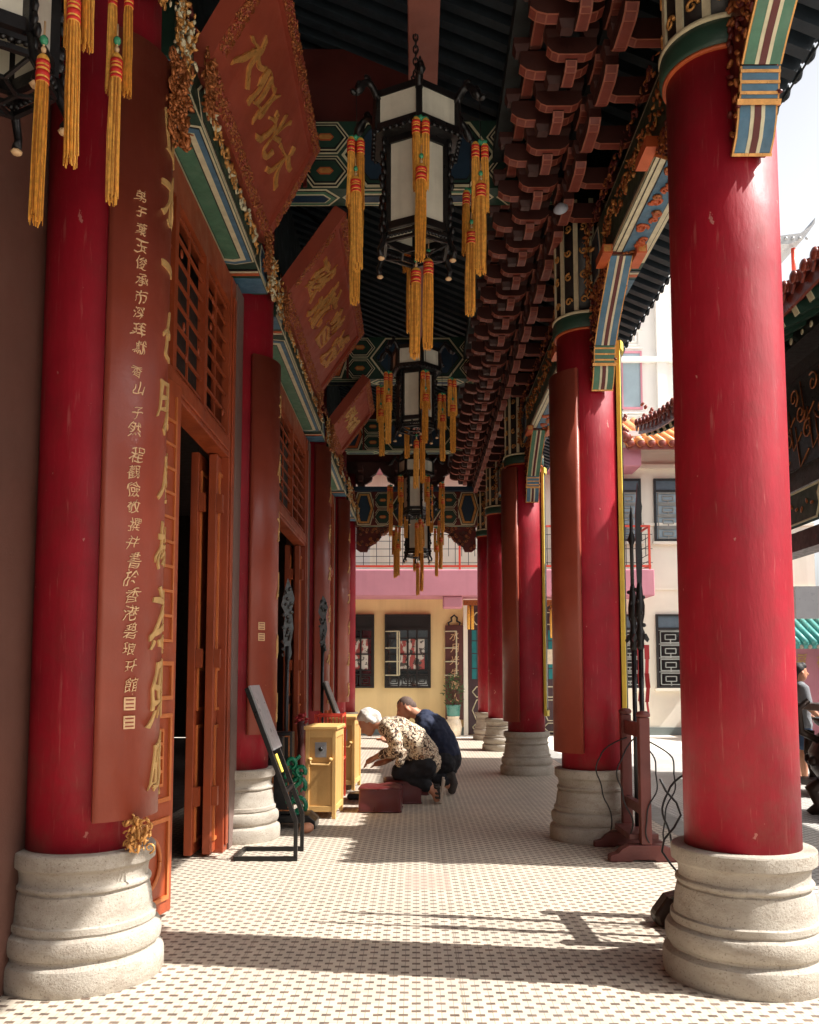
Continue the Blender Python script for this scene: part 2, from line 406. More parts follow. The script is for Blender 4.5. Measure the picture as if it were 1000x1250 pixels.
def write(mb, ch, size, fn, depth=.006, m=0, brush=.05, bold=0.0, shear=.12):
    """fn(x, y, z) maps glyph-plane metres to the surface"""
    vs, fs = glyph(ch, bold); sd = random.uniform(0, 50); out = []
    for x, y, z in vs:
        a = noise.noise(V((x*2.2+sd, y*2.2, 0))); b = noise.noise(V((x*2.2, y*2.2+sd, 7)))
        X = x+shear*y+brush*2*a; Y = y+shear*.6*x+brush*2*b
        out.append(fn(X*size, Y*size, z*depth))
    mb.add(out, fs, m, False)

# ------------------------------------------------------------------ camera, light
cam_d = bpy.data.cameras.new('camera'); cam = bpy.data.objects.new('camera', cam_d); COL.objects.link(cam)
cam.location = (0, 0, 1.25); cam.rotation_euler = (rad(90+4.75), 0, rad(.42))
cam_d.sensor_width = 36; cam_d.sensor_fit = 'AUTO'; cam_d.lens = 1080/1250*36
cam_d.shift_y = (734-625)/1250; cam_d.clip_end = 2000; cam_d.clip_start = .05
scene.camera = cam
EL, AZ = rad(51.4), PI/2+rad(8)     # azimuth from +Y towards +X
world = bpy.data.worlds.new('World'); scene.world = world; world.use_nodes = True
wt = world.node_tree; bg = wt.nodes['Background']
sky = wt.nodes.new('ShaderNodeTexSky'); sky.sky_type = 'NISHITA'; sky.sun_disc = False
sky.sun_elevation = EL; sky.sun_rotation = AZ; sky.air_density = 1.0; sky.dust_density = 6.0; sky.ozone_density = 1.0
hs = wt.nodes.new('ShaderNodeHueSaturation'); hs.inputs['Saturation'].default_value = .26; hs.inputs['Value'].default_value = 1.15   # hazy white daylight sky
wt.links.new(sky.outputs[0], hs.inputs['Color']); 
tcw = wt.nodes.new('ShaderNodeTexCoord'); sxw = wt.nodes.new('ShaderNodeSeparateXYZ'); mrw = wt.nodes.new('ShaderNodeMapRange'); vm = wt.nodes.new('ShaderNodeVectorMath'); vm.operation = 'SCALE'
wt.links.new(tcw.outputs['Generated'], sxw.inputs[0]); wt.links.new(sxw.outputs[2], mrw.inputs[0])
mrw.inputs[1].default_value = .35; mrw.inputs[2].default_value = .8; mrw.inputs[3].default_value = 2.1; mrw.inputs[4].default_value = .9   # white haze low in the sky
wt.links.new(hs.outputs[0], vm.inputs[0]); wt.links.new(mrw.outputs[0], vm.inputs['Scale']); wt.links.new(vm.outputs[0], bg.inputs[0]); bg.inputs[1].default_value = .08
sd = bpy.data.lights.new('sun', 'SUN'); sun = bpy.data.objects.new('sun', sd); COL.objects.link(sun)
sd.energy = 5.0; sd.angle = rad(.5); sd.color = (1, .96, .905)
to_sun = V((math.sin(AZ)*math.cos(EL), math.cos(AZ)*math.cos(EL), math.sin(EL)))
sun.rotation_euler = to_sun.to_track_quat('Z', 'Y').to_euler(); sun.location = (30, -4, 40)
scene.view_settings.view_transform = 'Standard'; scene.view_settings.look = 'None'
scene.view_settings.exposure = .82; scene.view_settings.gamma = 1
scene.render.engine = 'CYCLES'; scene.cycles.use_denoising = True
scene.cycles.max_bounces = 8; scene.cycles.diffuse_bounces = 5; scene.cycles.caustics_reflective = False; scene.cycles.caustics_refractive = False

# ------------------------------------------------------------------ the setting: ground
def struct(name, mb, mats, **k): o = mb.build(name, mats, **k); o['kind'] = 'structure'; return o
mb = MB(); mb.box(-2.2, 2.04, -5, 17.9, -.2, 0); struct('corridor_floor', mb, 'tile')
mb = MB(); mb.box(2.04, 2.3, -5, 17.9, -.2, -.004); struct('step_edge', mb, 'kerb', bevel=.012)
mb = MB(); mb.box(2.3, 12, -8, 15.6, -.2, -.12); struct('courtyard_tiles', mb, 'yardtile')
mb = MB(); mb.box(-150, 150, -150, 150, -.4, -.16); struct('ground', mb, 'concrete')

# ------------------------------------------------------------------ columns
RX = [1.385, 1.37, 1.41, 1.44, 1.44]; LX = [-1.415, -1.39, -1.41, -1.42, -1.42]
YC = [3.84, 6.95, 11.4, 14.9, 17.3]
BASE = [(0, .0), (.33, 0), (.336, .02), (.3365, .05), (.336, .085), (.331, .1), (.314, .112), (.306, .116), (.306, .126), (.317, .135), (.323, .15), (.3245, .17), (.323, .19), (.316, .205), (.301, .214), (.294, .216), (.294, .224), (.300, .2262), (.3005, .238), (.300, .25), (.294, .2522),
        (.288, .255), (.284, .28), (.279, .33), (.271, .365), (.264, .37), (.264, .376), (.273, .3795), (.2775, .384), (.2785, .389), (.2775, .395), (.273, .4), (.2655, .404), (.264, .407), (.264, .425), (.266, .442), (.272, .457), (.286, .468), (.2865, .472), (.2925, .474), (.2935, .5), (.2925, .524), (.288, .531), (.278, .533), (.0, .533)]
def make_column(label):
    t = thing('column', label, 'column')
    mb = MB()
    prof = []
    for r, z in BASE: prof.append((r, z))
    mb.lathe(prof, seg=120)
    for i, (x, y, z) in enumerate(mb.v):
        if x*x+y*y > .01 and .005 < z < .53:
            a = math.atan2(y, x); k = 1+.003*noise.noise(V((math.cos(a)*2.5, math.sin(a)*2.5, z*5)))+.003*noise.noise(V((math.cos(a)*14, math.sin(a)*14, z*30)))-.012*max(0, noise.noise(V((math.cos(a)*7, math.sin(a)*7, z*16)))-.42)
            mb.v[i] = (x*k, y*k, z+.003*noise.noise(V((math.cos(a)*3+9, math.sin(a)*3, z*3))))
    mb.build('stone_base', 'stone', t, True).data.set_sharp_from_angle(angle=rad(28))
    mb = MB(); mb.lathe([(.236, .533), (.2355, 1.2), (.235, 2), (.234, 3), (.233, 3.97)], seg=64)
    mb.build('shaft', 'red', t, True)
    mb = MB(); mb.s = True
    mb.lathe([(.243, 3.94), (.25, 3.94), (.25, 3.955)], seg=64, m=1); mb.lathe([(.252, 3.955), (.262, 3.97), (.262, 4.04), (.254, 4.07)], seg=64, m=0)
    mb.lathe([(.258, 4.065), (.264, 4.07), (.264, 4.085), (.25, 4.09)], seg=64, m=2)
    mb.build('collar', ['dgreen', 'orange', 'cream'], t, True)
    mb = MB()
    mb.lathe([(.236, 4.07), (.236, 5.5)], seg=48, m=0)
    for k in range(12):
        a = 2*PI*k/12
        u = V((-math.sin(a), math.cos(a), 0)); n = V((math.cos(a), math.sin(a), 0))
        mb.prism([(-.018, 4.1), (.018, 4.1), (.018, 5.0), (-.018, 5.0)], n*.234, u, (0, 0, 1), n, 0, .012, 1)
        for j in range(4):
            a2 = a+PI/12; n2 = V((math.cos(a2), math.sin(a2), 0)); u2 = V((-math.sin(a2), math.cos(a2), 0))
            curl(mb, n2*.238+V((0, 0, 4.18+j*.2)), u2, (0, 0, 1), n2, .032, 1.2, .009, 2, j*1.3)
    mb.build('painted_head', ['black', 'cream', 'gold'], t, True)
    return t
ORD = ['nearest', 'second', 'third', 'fourth', 'farthest']
def col_label(side, i):
    R = ['nearest and largest red column on the right, with flaking paint and no board', 'red column right of the corridor behind the pole rack, brown board on its inner face',
         'red column third along the right side, on a grey shaded base', 'slim red column on the right, last but one before the far portal', 'right hand red column carrying the far portal beam']
    L = ['nearest red column on the left behind the long inscribed brown board', 'left red column beside the tall open doorway with the leaning metal stand at its foot',
         'third red column on the left, behind the wooden donation boxes', 'dark red column on the left, last but one before the far portal', 'left hand red column carrying the far portal beam']
    return (R if side else L)[i]
proto = make_column(col_label(1, 0)); GC = 'red lacquered columns along the corridor'; proto['group'] = GC
proto.location = (RX[0], YC[0], 0)
for i in range(1, 5): dup(proto, (RX[i], YC[i], 0), i*1.1, col_label(1, i), GC)
for i in range(5):
    c = dup(proto, (LX[i], YC[i], 0), .5+i*.9, col_label(0, i), GC)
    for ch in list(c.children):
        if ch.name.startswith(('collar', 'painted_head')): bpy.data.objects.remove(ch)
        elif ch.name.startswith('shaft'):
            if i == 0:
                mb = MB(); mb.lathe([(.236, .533), (.2355, 1.2), (.235, 2), (.234, 3), (.232, 5.2)], seg=64); tall = mb.build('shaft', 'red', c, True); TALL = tall.data
                bpy.data.objects.remove(ch)
            else: ch.data = TALL

# ------------------------------------------------------------------ couplet boards hung round the columns
def make_board(label, cx, cy, face, z0, z1, half=65, small=None, big=None, rim=False, r=.298):
    t = thing('couplet_board', label, 'board', (cx, cy, 0), 0, None)
    a0 = 0 if face > 0 else PI
    def P(a, rr, z): return (cx+rr*math.cos(a0+a), cy+rr*math.sin(a0+a), z)
    mb = MB(); n = 28; ri = .246 if not rim else r-.02; vs = []
    for i in range(n+1):
        a = rad(-half+2*half*i/n)
        for rr, z in ((ri, z0), (r, z0), (r, z1), (ri, z1)): vs.append(P(a, rr, z))
    fs = []
    for i in range(n):
        for k in range(4): fs.append((i*4+k, i*4+(k+1) % 4, i*4+4+(k+1) % 4, i*4+4+k))
    fs += [(0, 1, 2, 3), (n*4+3, n*4+2, n*4+1, n*4)]
    mb.add(vs, fs, 0, False)
    panel = mb.build('panel', 'board' if not rim else 'black', t)
    for k, p in enumerate(panel.data.polygons):
        p.use_smooth = abs(p.normal.z) < .5
    if rim:
        mb = MB()
        for s in (-1, 1):
            a = rad(half)*s; w = rad(2.6)*s
            vs = [P(q, rr, z) for z in (z0-.02, z1+.02) for q, rr in ((a-w, r+.001), (a-w, r+.007), (a+.008*s, r+.007), (a+.02*s, ri-.004))]
            mb.add(vs, [(0, 1, 5, 4), (1, 2, 6, 5), (2, 3, 7, 6), (3, 0, 4, 7), (0, 3, 2, 1), (4, 5, 6, 7)], 0, False)
        for z in (z0-.02, z1-.05):
            vs = []; n = 24
            for i in range(n+1):
                a = rad(-half+2*half*i/n)
                for rr, zz in ((r+.001, z), (r+.017, z), (r+.017, z+.07), (r+.001, z+.07)): vs.append(P(a, rr, zz))
            fs = [(i*4+k, i*4+(k+1) % 4, i*4+4+(k+1) % 4, i*4+4+k) for i in range(n) for k in range(4)]
            mb.add(vs, fs, 0, False)
        mb.build('rim', 'yellow', t)
    def fn(ac, zc):
        def g(x, y, z): return P(ac+x/r, r-.001+z, zc+y)
        return g
    if big:
        zt, zb, s = big[1]
        for i, ch in enumerate(big[0]):
            zc = zt+(zb-zt)*i/(len(big[0])-1)
            mb = MB(); write(mb, ch, s*random.uniform(.85, 1.1), fn(rad(big[2] if len(big) > 2 else 0), zc), .008, 0, .1, .002, .2)
            mb.build('gold_character', 'goldchar', t)
    if small:
        z = small[1]; s = small[2]; ac = rad(small[3])
        for ch in small[0]:
            if ch != ' ': mb = MB(); write(mb, ch, s*random.uniform(.9, 1.15), fn(ac+random.uniform(-.03, .03), z), .004, 0, .085, -.006, .2); mb.build('character', 'palegold', t)
            z -= s*(1.17 if ch != ' ' else .5)
        for k in range(2):   # seal stamps
            q = s*.42; zc = z-s*.05-k*s*1.2; mb = MB()
            vs = [P(ac+x/r, r+dz, zc+y) for dz in (-.002, .004) for x, y in ((-q, -q), (q, -q), (q, q), (-q, q))]
            mb.add(vs, [(3, 2, 1, 0), (4, 5, 6, 7), (0, 1, 5, 4), (1, 2, 6, 5), (2, 3, 7, 6), (3, 0, 4, 7)], 0, False)
            for j in range(3):
                vs = [P(ac+x/r, r+dz, zc+y) for dz in (.003, .0055) for x, y in ((-q*.7, q*(-.7+j*.6)), (q*.7, q*(-.7+j*.6)), (q*.7, q*(-.5+j*.6)), (-q*.7, q*(-.5+j*.6)))]
                mb.add(vs, [(3, 2, 1, 0), (4, 5, 6, 7), (0, 1, 5, 4), (1, 2, 6, 5), (2, 3, 7, 6), (3, 0, 4, 7)], 1, False)
            mb.build('seal', ['palegold', 'board'], t)
    return t
GB = 'curved couplet boards hung on the columns'
b = make_board('tall brown board with a long column of small pale inscription beside large gold characters', LX[0], YC[0], 1, .66, 4.03, 65,
               ('弟子葉玉俊承市深拜獻 香山 子然 程觀儉敬撰并書於香港碧琅玕館', 3.31, .0635, -38), ('山水一七明月楊為照明', (3.72, .86, .27), 9)); b['group'] = GB
mb = MB()
carve(mb, (LX[0]+.275, YC[0]-.14, .60), (1, 0, 0), (0, 0, 1), (0, -1, 0), .1, .13, 60, .02, .04)
mb.build('gold_leaf_foot', 'gold', b)
mb = MB(); carve(mb, (LX[0]+.3, YC[0]+.02, 3.88), (.2, .98, 0), (0, 0, 1), (.98, -.2, 0), .16, .4, 240, .026, .06)
mb.build('gold_leaf_crest', 'golddark', b)
b = make_board('brown board on the second left column, two small pale seals near its lower edge', LX[1], YC[1], 1, .80, 3.74, 65,
               (' ', 1.66, .07, -45), ('天心古月同日', (3.4, 1.0, .25), 14)); b['group'] = GB
b = make_board('dark brown board on the third left column above the donation boxes', LX[2], YC[2], 1, .8, 4.2, 65, None, ('法雨慈雲永蔭', (3.6, 1.0, .25), 4)); b['group'] = GB
b = make_board('sunlit terracotta board at the end of the left row before the far yellow wall', LX[3], YC[3], 1, .8, 4.2, 65, None, ('山光水色清風', (3.6, 1.0, .25), 0)); b['group'] = GB
b = make_board('brown board on the corridor face of the right column behind the pole rack', RX[1], YC[1], -1, .66, 3.62, 65); b['group'] = GB
b = make_board('dark brown board on the corridor face of the third right column', RX[2], YC[2], -1, .66, 3.9, 65); b['group'] = GB
b = make_board('yellow edged black board on the courtyard face of the right column behind the pole rack', RX[1]+.015, YC[1], 1, .72, 3.86, 36, rim=True, r=.262); b['group'] = GB
b = make_board('yellow edged black board on the courtyard face of the third right column', RX[2]+.015, YC[2], 1, .75, 3.9, 36, rim=True, r=.262); b['group'] = GB

# ------------------------------------------------------------------ hall facade on the left
t = thing('hall_wall', 'plain brown plaster wall at the left edge of the photo', 'wall', (-1.7, 1, 0))
mb = MB(); mb.box(-1.95, -1.62, -5, 3.9, 0, 6.9); mb.build('wall', 'wallbrown', t)
t = thing('upper_wall', 'dark wall band high above the left beams and doorways', 'wall', (-1.6, 10, 4.5))
mb = MB(); mb.box(-1.9, -1.5, 3.91, 17.6, 4.48, 6.9); mb.build('wall', 'ceil', t)
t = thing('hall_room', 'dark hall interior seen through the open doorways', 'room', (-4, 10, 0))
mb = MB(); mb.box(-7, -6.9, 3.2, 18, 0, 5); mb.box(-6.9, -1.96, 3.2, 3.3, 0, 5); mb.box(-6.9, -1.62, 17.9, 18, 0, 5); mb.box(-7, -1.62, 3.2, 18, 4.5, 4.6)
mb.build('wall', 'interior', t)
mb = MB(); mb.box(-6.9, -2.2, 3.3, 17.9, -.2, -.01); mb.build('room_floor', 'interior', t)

def moulding(mb, X, y0, y1, z0, z1, w=.022, t=.012, m=0):
    for a, b_, c, d in ((y0, y1, z0, z0+w), (y0, y1, z1-w, z1), (y0, y0+w, z0+w, z1-w), (y1-w, y1, z0+w, z1-w)):
        mb.box(X, X+t, a, b_, c, d, m)
def doorway(y0, y1, label, leaf_w=.58):
    t = thing('doorway', label, 'doorway', (-1.3, (y0+y1)/2, 0), 0, 'tall open doorways of the hall')
    X = -1.39
    # frame: jambs and head
    for a, b_ in ((y0, y0+.13), (y1-.13, y1)):
        mb = MB(); mb.box(X-.12, X+.03, a, b_, 0, 4.2); mb.box(X+.03, X+.045, a+.03, b_-.03, .05, 4.05)
        mb.build('jamb', 'door', t, bevel=.006)
    mb = MB(); mb.box(X-.11, X+.025, y0+.13, y1-.13, 2.83, 2.98); mb.box(X+.025, X+.04, y0+.15, y1-.15, 2.86, 2.95); mb.build('lintel', 'door', t, bevel=.006)
    # transom of horizontal slats with uprights and little carved bosses
    tr = MB(); n = 3; w = (y1-y0-.26)
    tr.box(X-.07, X+.02, y0+.13, y1-.13, 3.98, 4.2)
    for k in range(n+1):
        y = y0+.13+w*k/n; tr.box(X-.03, X+.022, y-.035 if k else y, y+.035 if k < n else y, 2.98, 3.98)
    trn = tr.build('transom', 'door', t)
    lt = MB()
    for k in range(n):
        a = y0+.13+w*k/n+.035; b_ = y0+.13+w*(k+1)/n-.035
        nz = 8
        for j in range(nz):
            z = 3.02+.92*j/(nz-1); lt.box(X-.01, X+.004, a, b_, z-.009, z+.009)
        for q in (.5,):
            y = a+(b_-a)*q; lt.box(X-.012, X+.0, y-.009, y+.009, 2.98, 3.98)
        for j in range(4):
            lt.blob((X+.006, a+(b_-a)*random.uniform(.1, .9), random.uniform(3.05, 3.9)), (.01, .02, .03), None, 0, 6, 4)
    lt.build('lattice', 'door', trn)
    bk = MB(); bk.box(X-.2, X-.18, y0+.13, y1-.13, 2.98, 3.98); bk.build('transom_shade_sheet', 'interior', t)  # dark sheet puts the shade behind the lattice into colour
    # near leaf, closed in the plane of the wall
    a, b_ = y0+.13, y0+.13+leaf_w
    hinge_o = V((X, a, 0)); X0_ = X; lf = MB(); lf.box(X-.055, X, a, b_, .03, 2.82); leaf = lf.build('door_leaf', 'door', t, bevel=.005)
    mo = MB(); 
    for z0, z1 in ((.1, .52), (.6, 1.05), (1.12, 1.32)): moulding(mo, X, a+.06, b_-.05, z0, z1)
    c = (a+b_)/2+.01
    pts = [(X+.008, c+.13*math.cos(q), .31+.13*math.sin(q)) for q in [2*PI*i/24 for i in range(25)]]; mo.tube(pts, .012, 6)
    for q in range(5):   # carved key pattern
        mo.box(X, X+.012, c-.14, c+.14, .68+q*.07, .695+q*.07)
    for q in range(4): mo.box(X, X+.011, c-.14+q*.09, c-.126+q*.09, .68, .96)
    mo.build('moulding', 'doorlight', leaf)
    up = MB()
    for q in range(10): up.box(X, X+.01, a+.06, b_-.06, 1.42+q*.13, 1.435+q*.13)
    for q in range(4): up.box(X, X+.009, a+.06+q*(leaf_w-.135)/3, a+.075+q*(leaf_w-.135)/3, 1.42, 2.74)
    up.build('leaf_lattice', 'doorlight', leaf)
    Rm = Matrix.Rotation(rad(-11), 4, 'Z'); off = hinge_o-V(t.location)
    leaf.matrix_local = Matrix.Translation(off) @ Rm @ Matrix.Translation(-off)
    # two folded leaves standing edge-on at the far jamb
    for k, (xx, yy) in enumerate(((-1.56, y1-.33), (-1.445, y1-.28))):
        lf = MB(); lf.box(xx-.028, xx+.028, yy, yy+.6, .02, 2.82); lo = lf.build('door_leaf', 'door', t, bevel=.004)
        mo = MB(); 
        for z0, z1 in ((.1, .9), (1.0, 1.3), (1.4, 2.7)): moulding(mo, xx+.028, yy+.06, yy+.54, z0, z1)
        mo.build('moulding', 'doorlight', lo)
        h = MB()
        for z in (.35, 1.3, 2.4): h.box(xx+.03, xx+.07, yy+.005, yy+.05, z, z+.13)
        h.build('hinge', 'door', lo)
    # rear threshold
    return t
doorway(4.02, 6.47, 'tall orange doorway nearest the camera, its near leaf beside the long inscribed board')
doorway(7.3, 10.95, 'second open doorway, behind the leaning metal stand and donation boxes')
doorway(11.75, 14.45, 'third doorway along the left wall, beyond the donation boxes')
doorway(15.2, 16.95, 'last doorway on the left, nearest the far portal')
for a, b_, l in ((6.47, 6.8, 'narrow grey plaster pier between the near doorway and the left column'), (10.95, 11.25, 'narrow dark plaster pier beyond the second doorway'), (14.45, 14.75, 'narrow dark plaster pier beyond the third doorway')):
    mb = MB(); mb.box(-1.62, -1.35, a, b_, 0, 4.2); tag(mb.build('wall_pier', 'wallgrey'), l, 'wall', 'plaster piers between the doorways')
for a, b_, l in ((7.08, 7.3, 'narrow plaster pier just past the second left column'), (11.55, 11.75, 'narrow plaster pier just past the third left column'), (15.05, 15.2, 'narrow plaster pier just past the fourth left column')):
    mb = MB(); mb.box(-1.62, -1.37, a, b_, 0, 4.2); tag(mb.build('wall_pier', 'wallgrey'), l, 'wall', 'plaster piers between the doorways')

# ------------------------------------------------------------------ painted longitudinal beams
def painted_beam(side, y0, y1, label, X0, X1, Z0, Z1, rich):
    inner = X0 if side > 0 else X1; nin = -1 if side > 0 else 1
    yc = (y0+y1)/2; L = y1-y0; xc = (X0+X1)/2; W = X1-X0; H = Z1-Z0
    t = thing('painted_beam', label, 'beam', (xc, yc, Z0), 0, 'painted beams between the columns')
    mb = MB(); mb.box(X0, X1, y0, y1, Z0, Z1); mb.build('timber', 'dgreen', t)
    # underside panel
    mb = MB(); hl = L/2-.52; o = (xc, yc, Z0); u = (0, 1, 0); v = (1, 0, 0); n = (0, 0, -1)
    for s in (-1, 1):
        q = yc+s*(L/2-.16)
        mb.box(X0+.003, X1-.003, q-.13, q+.13, Z0-.004, Z0, 2)
        mb.box(X0+.003, X1-.003, q-s*.2-.02, q-s*.2+.02, Z0-.005, Z0, 4)
        mb.box(X0+.003, X1-.003, q-s*.24-.012, q-s*.24+.012, Z0-.006, Z0, 1)
        mb.box(X0+.003, X1-.003, q-s*.27-.012, q-s*.27+.012, Z0-.006, Z0, 3)
    if side > 0: nest(mb, o, u, v, n, hl, W/2-.004, [1, 3, 1, 3, 2], [0, .022, .028, .062, .068], .05)
    else: nest(mb, o, u, v, n, hl, W/2-.004, [1, 3, 2, 1, 3, 0], [0, .012, .018, .05, .084, .09], .04)
    mb.build('soffit_panel', ['green', 'cream', 'blue', 'black', 'orange'], t)
    if side > 0:
        mb = MB(); N = max(3, int(hl*2/.2))
        for i in range(N):
            y = yc-hl+.22+(2*hl-.44)*i/(N-1); s = (-1)**i
            if abs(i-N//2) < .5 and N % 2: pass
            for q in range(3):
                curl(mb, (xc+.02*s+random.uniform(-.015, .015), y+random.uniform(-.04, .04)+(q-1)*.035, Z0-.016), (1, 0, 0), (0, 1, 0), (0, 0, -1), random.uniform(.026, .042), 1.3, .011, random.choice((0, 0, 1)), random.uniform(0, 6), s)
        mb.build('gold_scroll', ['orange', 'golddark'], t)
    # inner face
    mb = MB(); o = (inner, yc, (Z0+Z1)/2); u = (0, 1, 0); v = (0, 0, 1); n = (nin, 0, 0)
    nest(mb, o, u, v, n, L/2-.45, H/2-.02, [1, 2, 0], [0, .016, .03], .12)
    mb.box(min(inner, inner+nin*.004), max(inner, inner+nin*.004), y0+.02, y1-.02, Z0+.004, Z0+.02, 1)
    for s in (-1, 1):
        q = yc+s*(L/2-.2)
        nest(mb, (inner, q, (Z0+Z1)/2), u, v, n, .17, H/2-.03, [1, 3, 4], [0, .018, .03], .06)
    mb.build('side_panel', ['dgreen', 'cream', 'black', 'blue', 'dblue'], t)
    mb = MB()
    k = 1.0 if rich else .5
    carve(mb, (inner+nin*.01, yc, (Z0+Z1)/2-.0), (0, 1, 0), (0, 0, 1), (nin, 0, 0), L-1.1, H*.4, int(170*L/3*k), .026, .018, (0, 0, 1))
    gm = ['golddark', 'gold'] if side > 0 else ['gold', 'cream']; mb.build('gilt_carving', gm, t)
    for s in (-1, 1):
        mb = MB(); carve(mb, (inner+nin*.02, yc+s*(L/2-.03), (Z0+Z1)/2), (0, 1, 0), (0, 0, 1), (nin, 0, 0), .3, H*1.1, int(160*k), .024, .05, (0, 0, 1)); mb.build('gilt_end_carving', gm, t)
    # carved gilt rail above
    mb = MB(); carve(mb, (inner+nin*.02, yc, Z1+.05), (0, 1, 0), (0, 0, 1), (nin, 0, 0), L-.1, .11, int(190*L/3*k), .022, .02, (0, 1, 1))
    mb.build('gilt_rail', ['golddark', 'maroon'], t)
    return t
edges = [(.4, YC[0]), (YC[0], YC[1]), (YC[1], YC[2]), (YC[2], YC[3]), (YC[3], YC[4])]
Rn = ['painted beam overhead at the top right corner, running to the nearest right column', 'blue painted beam with orange scrolls between the first and second right columns', 'painted beam between the second and third right columns', 'dark painted beam between the third and fourth right columns', 'last painted beam on the right before the far portal']
Ln = ['painted beam overhead at the upper left, before the inscribed board column', 'green painted beam with cream and blue borders above the nearest doorway', 'painted beam above the second doorway under the middle signboard', 'painted beam above the third doorway under the smallest signboard', 'last painted beam on the left before the far portal']
for i, (a, b_) in enumerate(edges):
    painted_beam(1, a+.2, b_-.2, Rn[i], 1.38, 1.655, 4.22, 4.66, i < 3)
    painted_beam(-1, a+.2, b_-.2, Ln[i], -1.46, -1.17, 4.24, 4.52, i < 3)

# ------------------------------------------------------------------ sparrow braces under the beams
def make_brace(label):
    """local: column axis at origin, brace runs to -Y; z world"""
    t = thing('beam_brace', label, 'bracket', (0, 0, 0), 0, 'painted braces under the right hand beams')
    # outer curve, (y, z) from column foot to beam
    segs = [([(-.238, 3.45), (-.285, 3.5), (-.315, 3.565), (-.325, 3.63)], 'a'), ([(-.34, 3.63), (-.352, 3.69), (-.365, 3.755)], 'b'), ([(-.38, 3.76), (-.45, 3.83), (-.56, 3.92), (-.72, 4.03), (-.95, 4.19)], 'c')]
    x0, x1 = 0, .165
    core = MB()
    poly = [(-.22, 3.45)]+[p for s_, _ in segs for p in s_]+[(-.95, 4.215), (-.22, 4.215)]
    core.prism([(p[0]+.003, p[1]+.002) for p in poly], (x0+.012, 0, 0), (0, 1, 0), (0, 0, 1), (1, 0, 0), 0, x1-x0-.024, 0)
    core.build('timber', 'maroon', t, True)
    f = MB()
    def strip(pts, xa, xb, off, m, close=True):
        vs = []
        for i, (y, z) in enumerate(pts):
            a = pts[max(i-1, 0)]; b_ = pts[min(i+1, len(pts)-1)]
            d = V((b_[0]-a[0], b_[1]-a[1])); d.normalize(); nn = V((-d.y, d.x))
            if nn.x > 0 and nn.y > 0: nn = -nn
            if nn.x > 0: nn = -nn
            for xx in (xa, xb):
                for o in (-.004, off): vs.append((xx, y+nn.x*o, z+nn.y*o))
        fs = []
        for i in range(len(pts)-1):
            q = i*4; w = q+4
            fs += [(q, q+1, w+1, w), (q+1, q+3, w+3, w+1), (q+3, q+2, w+2, w+3), (q+2, q, w, w+2)]
        k = (len(pts)-1)*4
        fs += [(0, 2, 3, 1), (k, k+1, k+3, k+2)]
        f.add(vs, fs, m, False)
    for pts, kind in segs:
        m = {'a': 1, 'b': 2, 'c': 0}[kind]
        strip(pts, x0, x1, .012, 3)
        strip(pts, x0+.008, x1-.008, .014, m)
        if kind != 'b':
            w = x1-x0; c = (x0+x1)/2
            strip(pts, c-.03, c+.03, .016, 4); strip(pts, c-.014, c+.014, .018, 5)
        else:
            for j in range(3):
                z = 3.645+j*.042; strip([(-.343-.008*j, z), (-.346-.008*j, z+.012)], x0, x1, .018, 3)
    strip([(-.329, 3.612), (-.338, 3.632)], x0-.008, x1+.008, .02, 3)
    strip([(-.238, 3.447), (-.245, 3.457)], x0-.002, x1+.002, .018, 3)
    f.build('painted_face', ['green', 'blue', 'blue', 'gold', 'cream', 'maroon'], t, True)
    g = MB()
    for s, n in ((x0+.012, -1), (x1-.012, 1)):
        for i in range(170):
            y = random.uniform(-.86, -.24); zmin = 3.5+(-.24-y)*1.2 if y > -.36 else 3.8+(-.38-y)*.72
            z = random.uniform(zmin, 4.2)
            g.blob((s+n*.01, y, z), (.014, .024, .01), (random.uniform(0, 3), random.uniform(-.5, .5), random.uniform(-.6, .6)), random.choice((0, 0, 1)), 6, 4)
    g.build('gilt_carving', ['golddark', 'maroon'], t, True)
    for xx in (x0-.07, x1+.002):
        c = MB(); c.box(xx, xx+.068, -1.06, -.82, 4.15, 4.213, 0); c.box(xx+.01, xx+.058, -1.065, -1.06, 4.16, 4.205, 1); c.build('gilt_block', ['orange', 'gold'], t, True)
    return t
br = make_brace('large blue and green striped brace hanging from the top right, against the nearest column'); br.location = (RX[0]-.045, YC[0], 0)
GBR = 'painted braces under the right hand beams'
for i in range(1, 5):
    c = dup(br, (RX[i]-.01, YC[i], 0), 0, ['', 'blue and green striped brace on the right column behind the pole rack', 'small dark blue brace on the third right column', 'tiny dark brace on the fourth right column', 'tiny pale brace on the farthest right column'][i], GBR)
    if i == 1:
        for ch in c.children:
            if ch.name.startswith('painted_face'):
                ch.data = ch.data.copy()
                ch.data.materials[0] = M['blue']; ch.data.materials[1] = M['green']; ch.data.materials[2] = M['green']
for i in range(5):
    dup(br, (RX[i]+.12, YC[i], 0), PI, ['striped brace on the far side of the nearest right column, hidden behind it', 'brace on the far side of the right column behind the pole rack', 'brace on the far side of the third right column', 'brace on the far side of the fourth right column', 'brace on the far side of the farthest right column'][i], GBR) if i < 4 else None

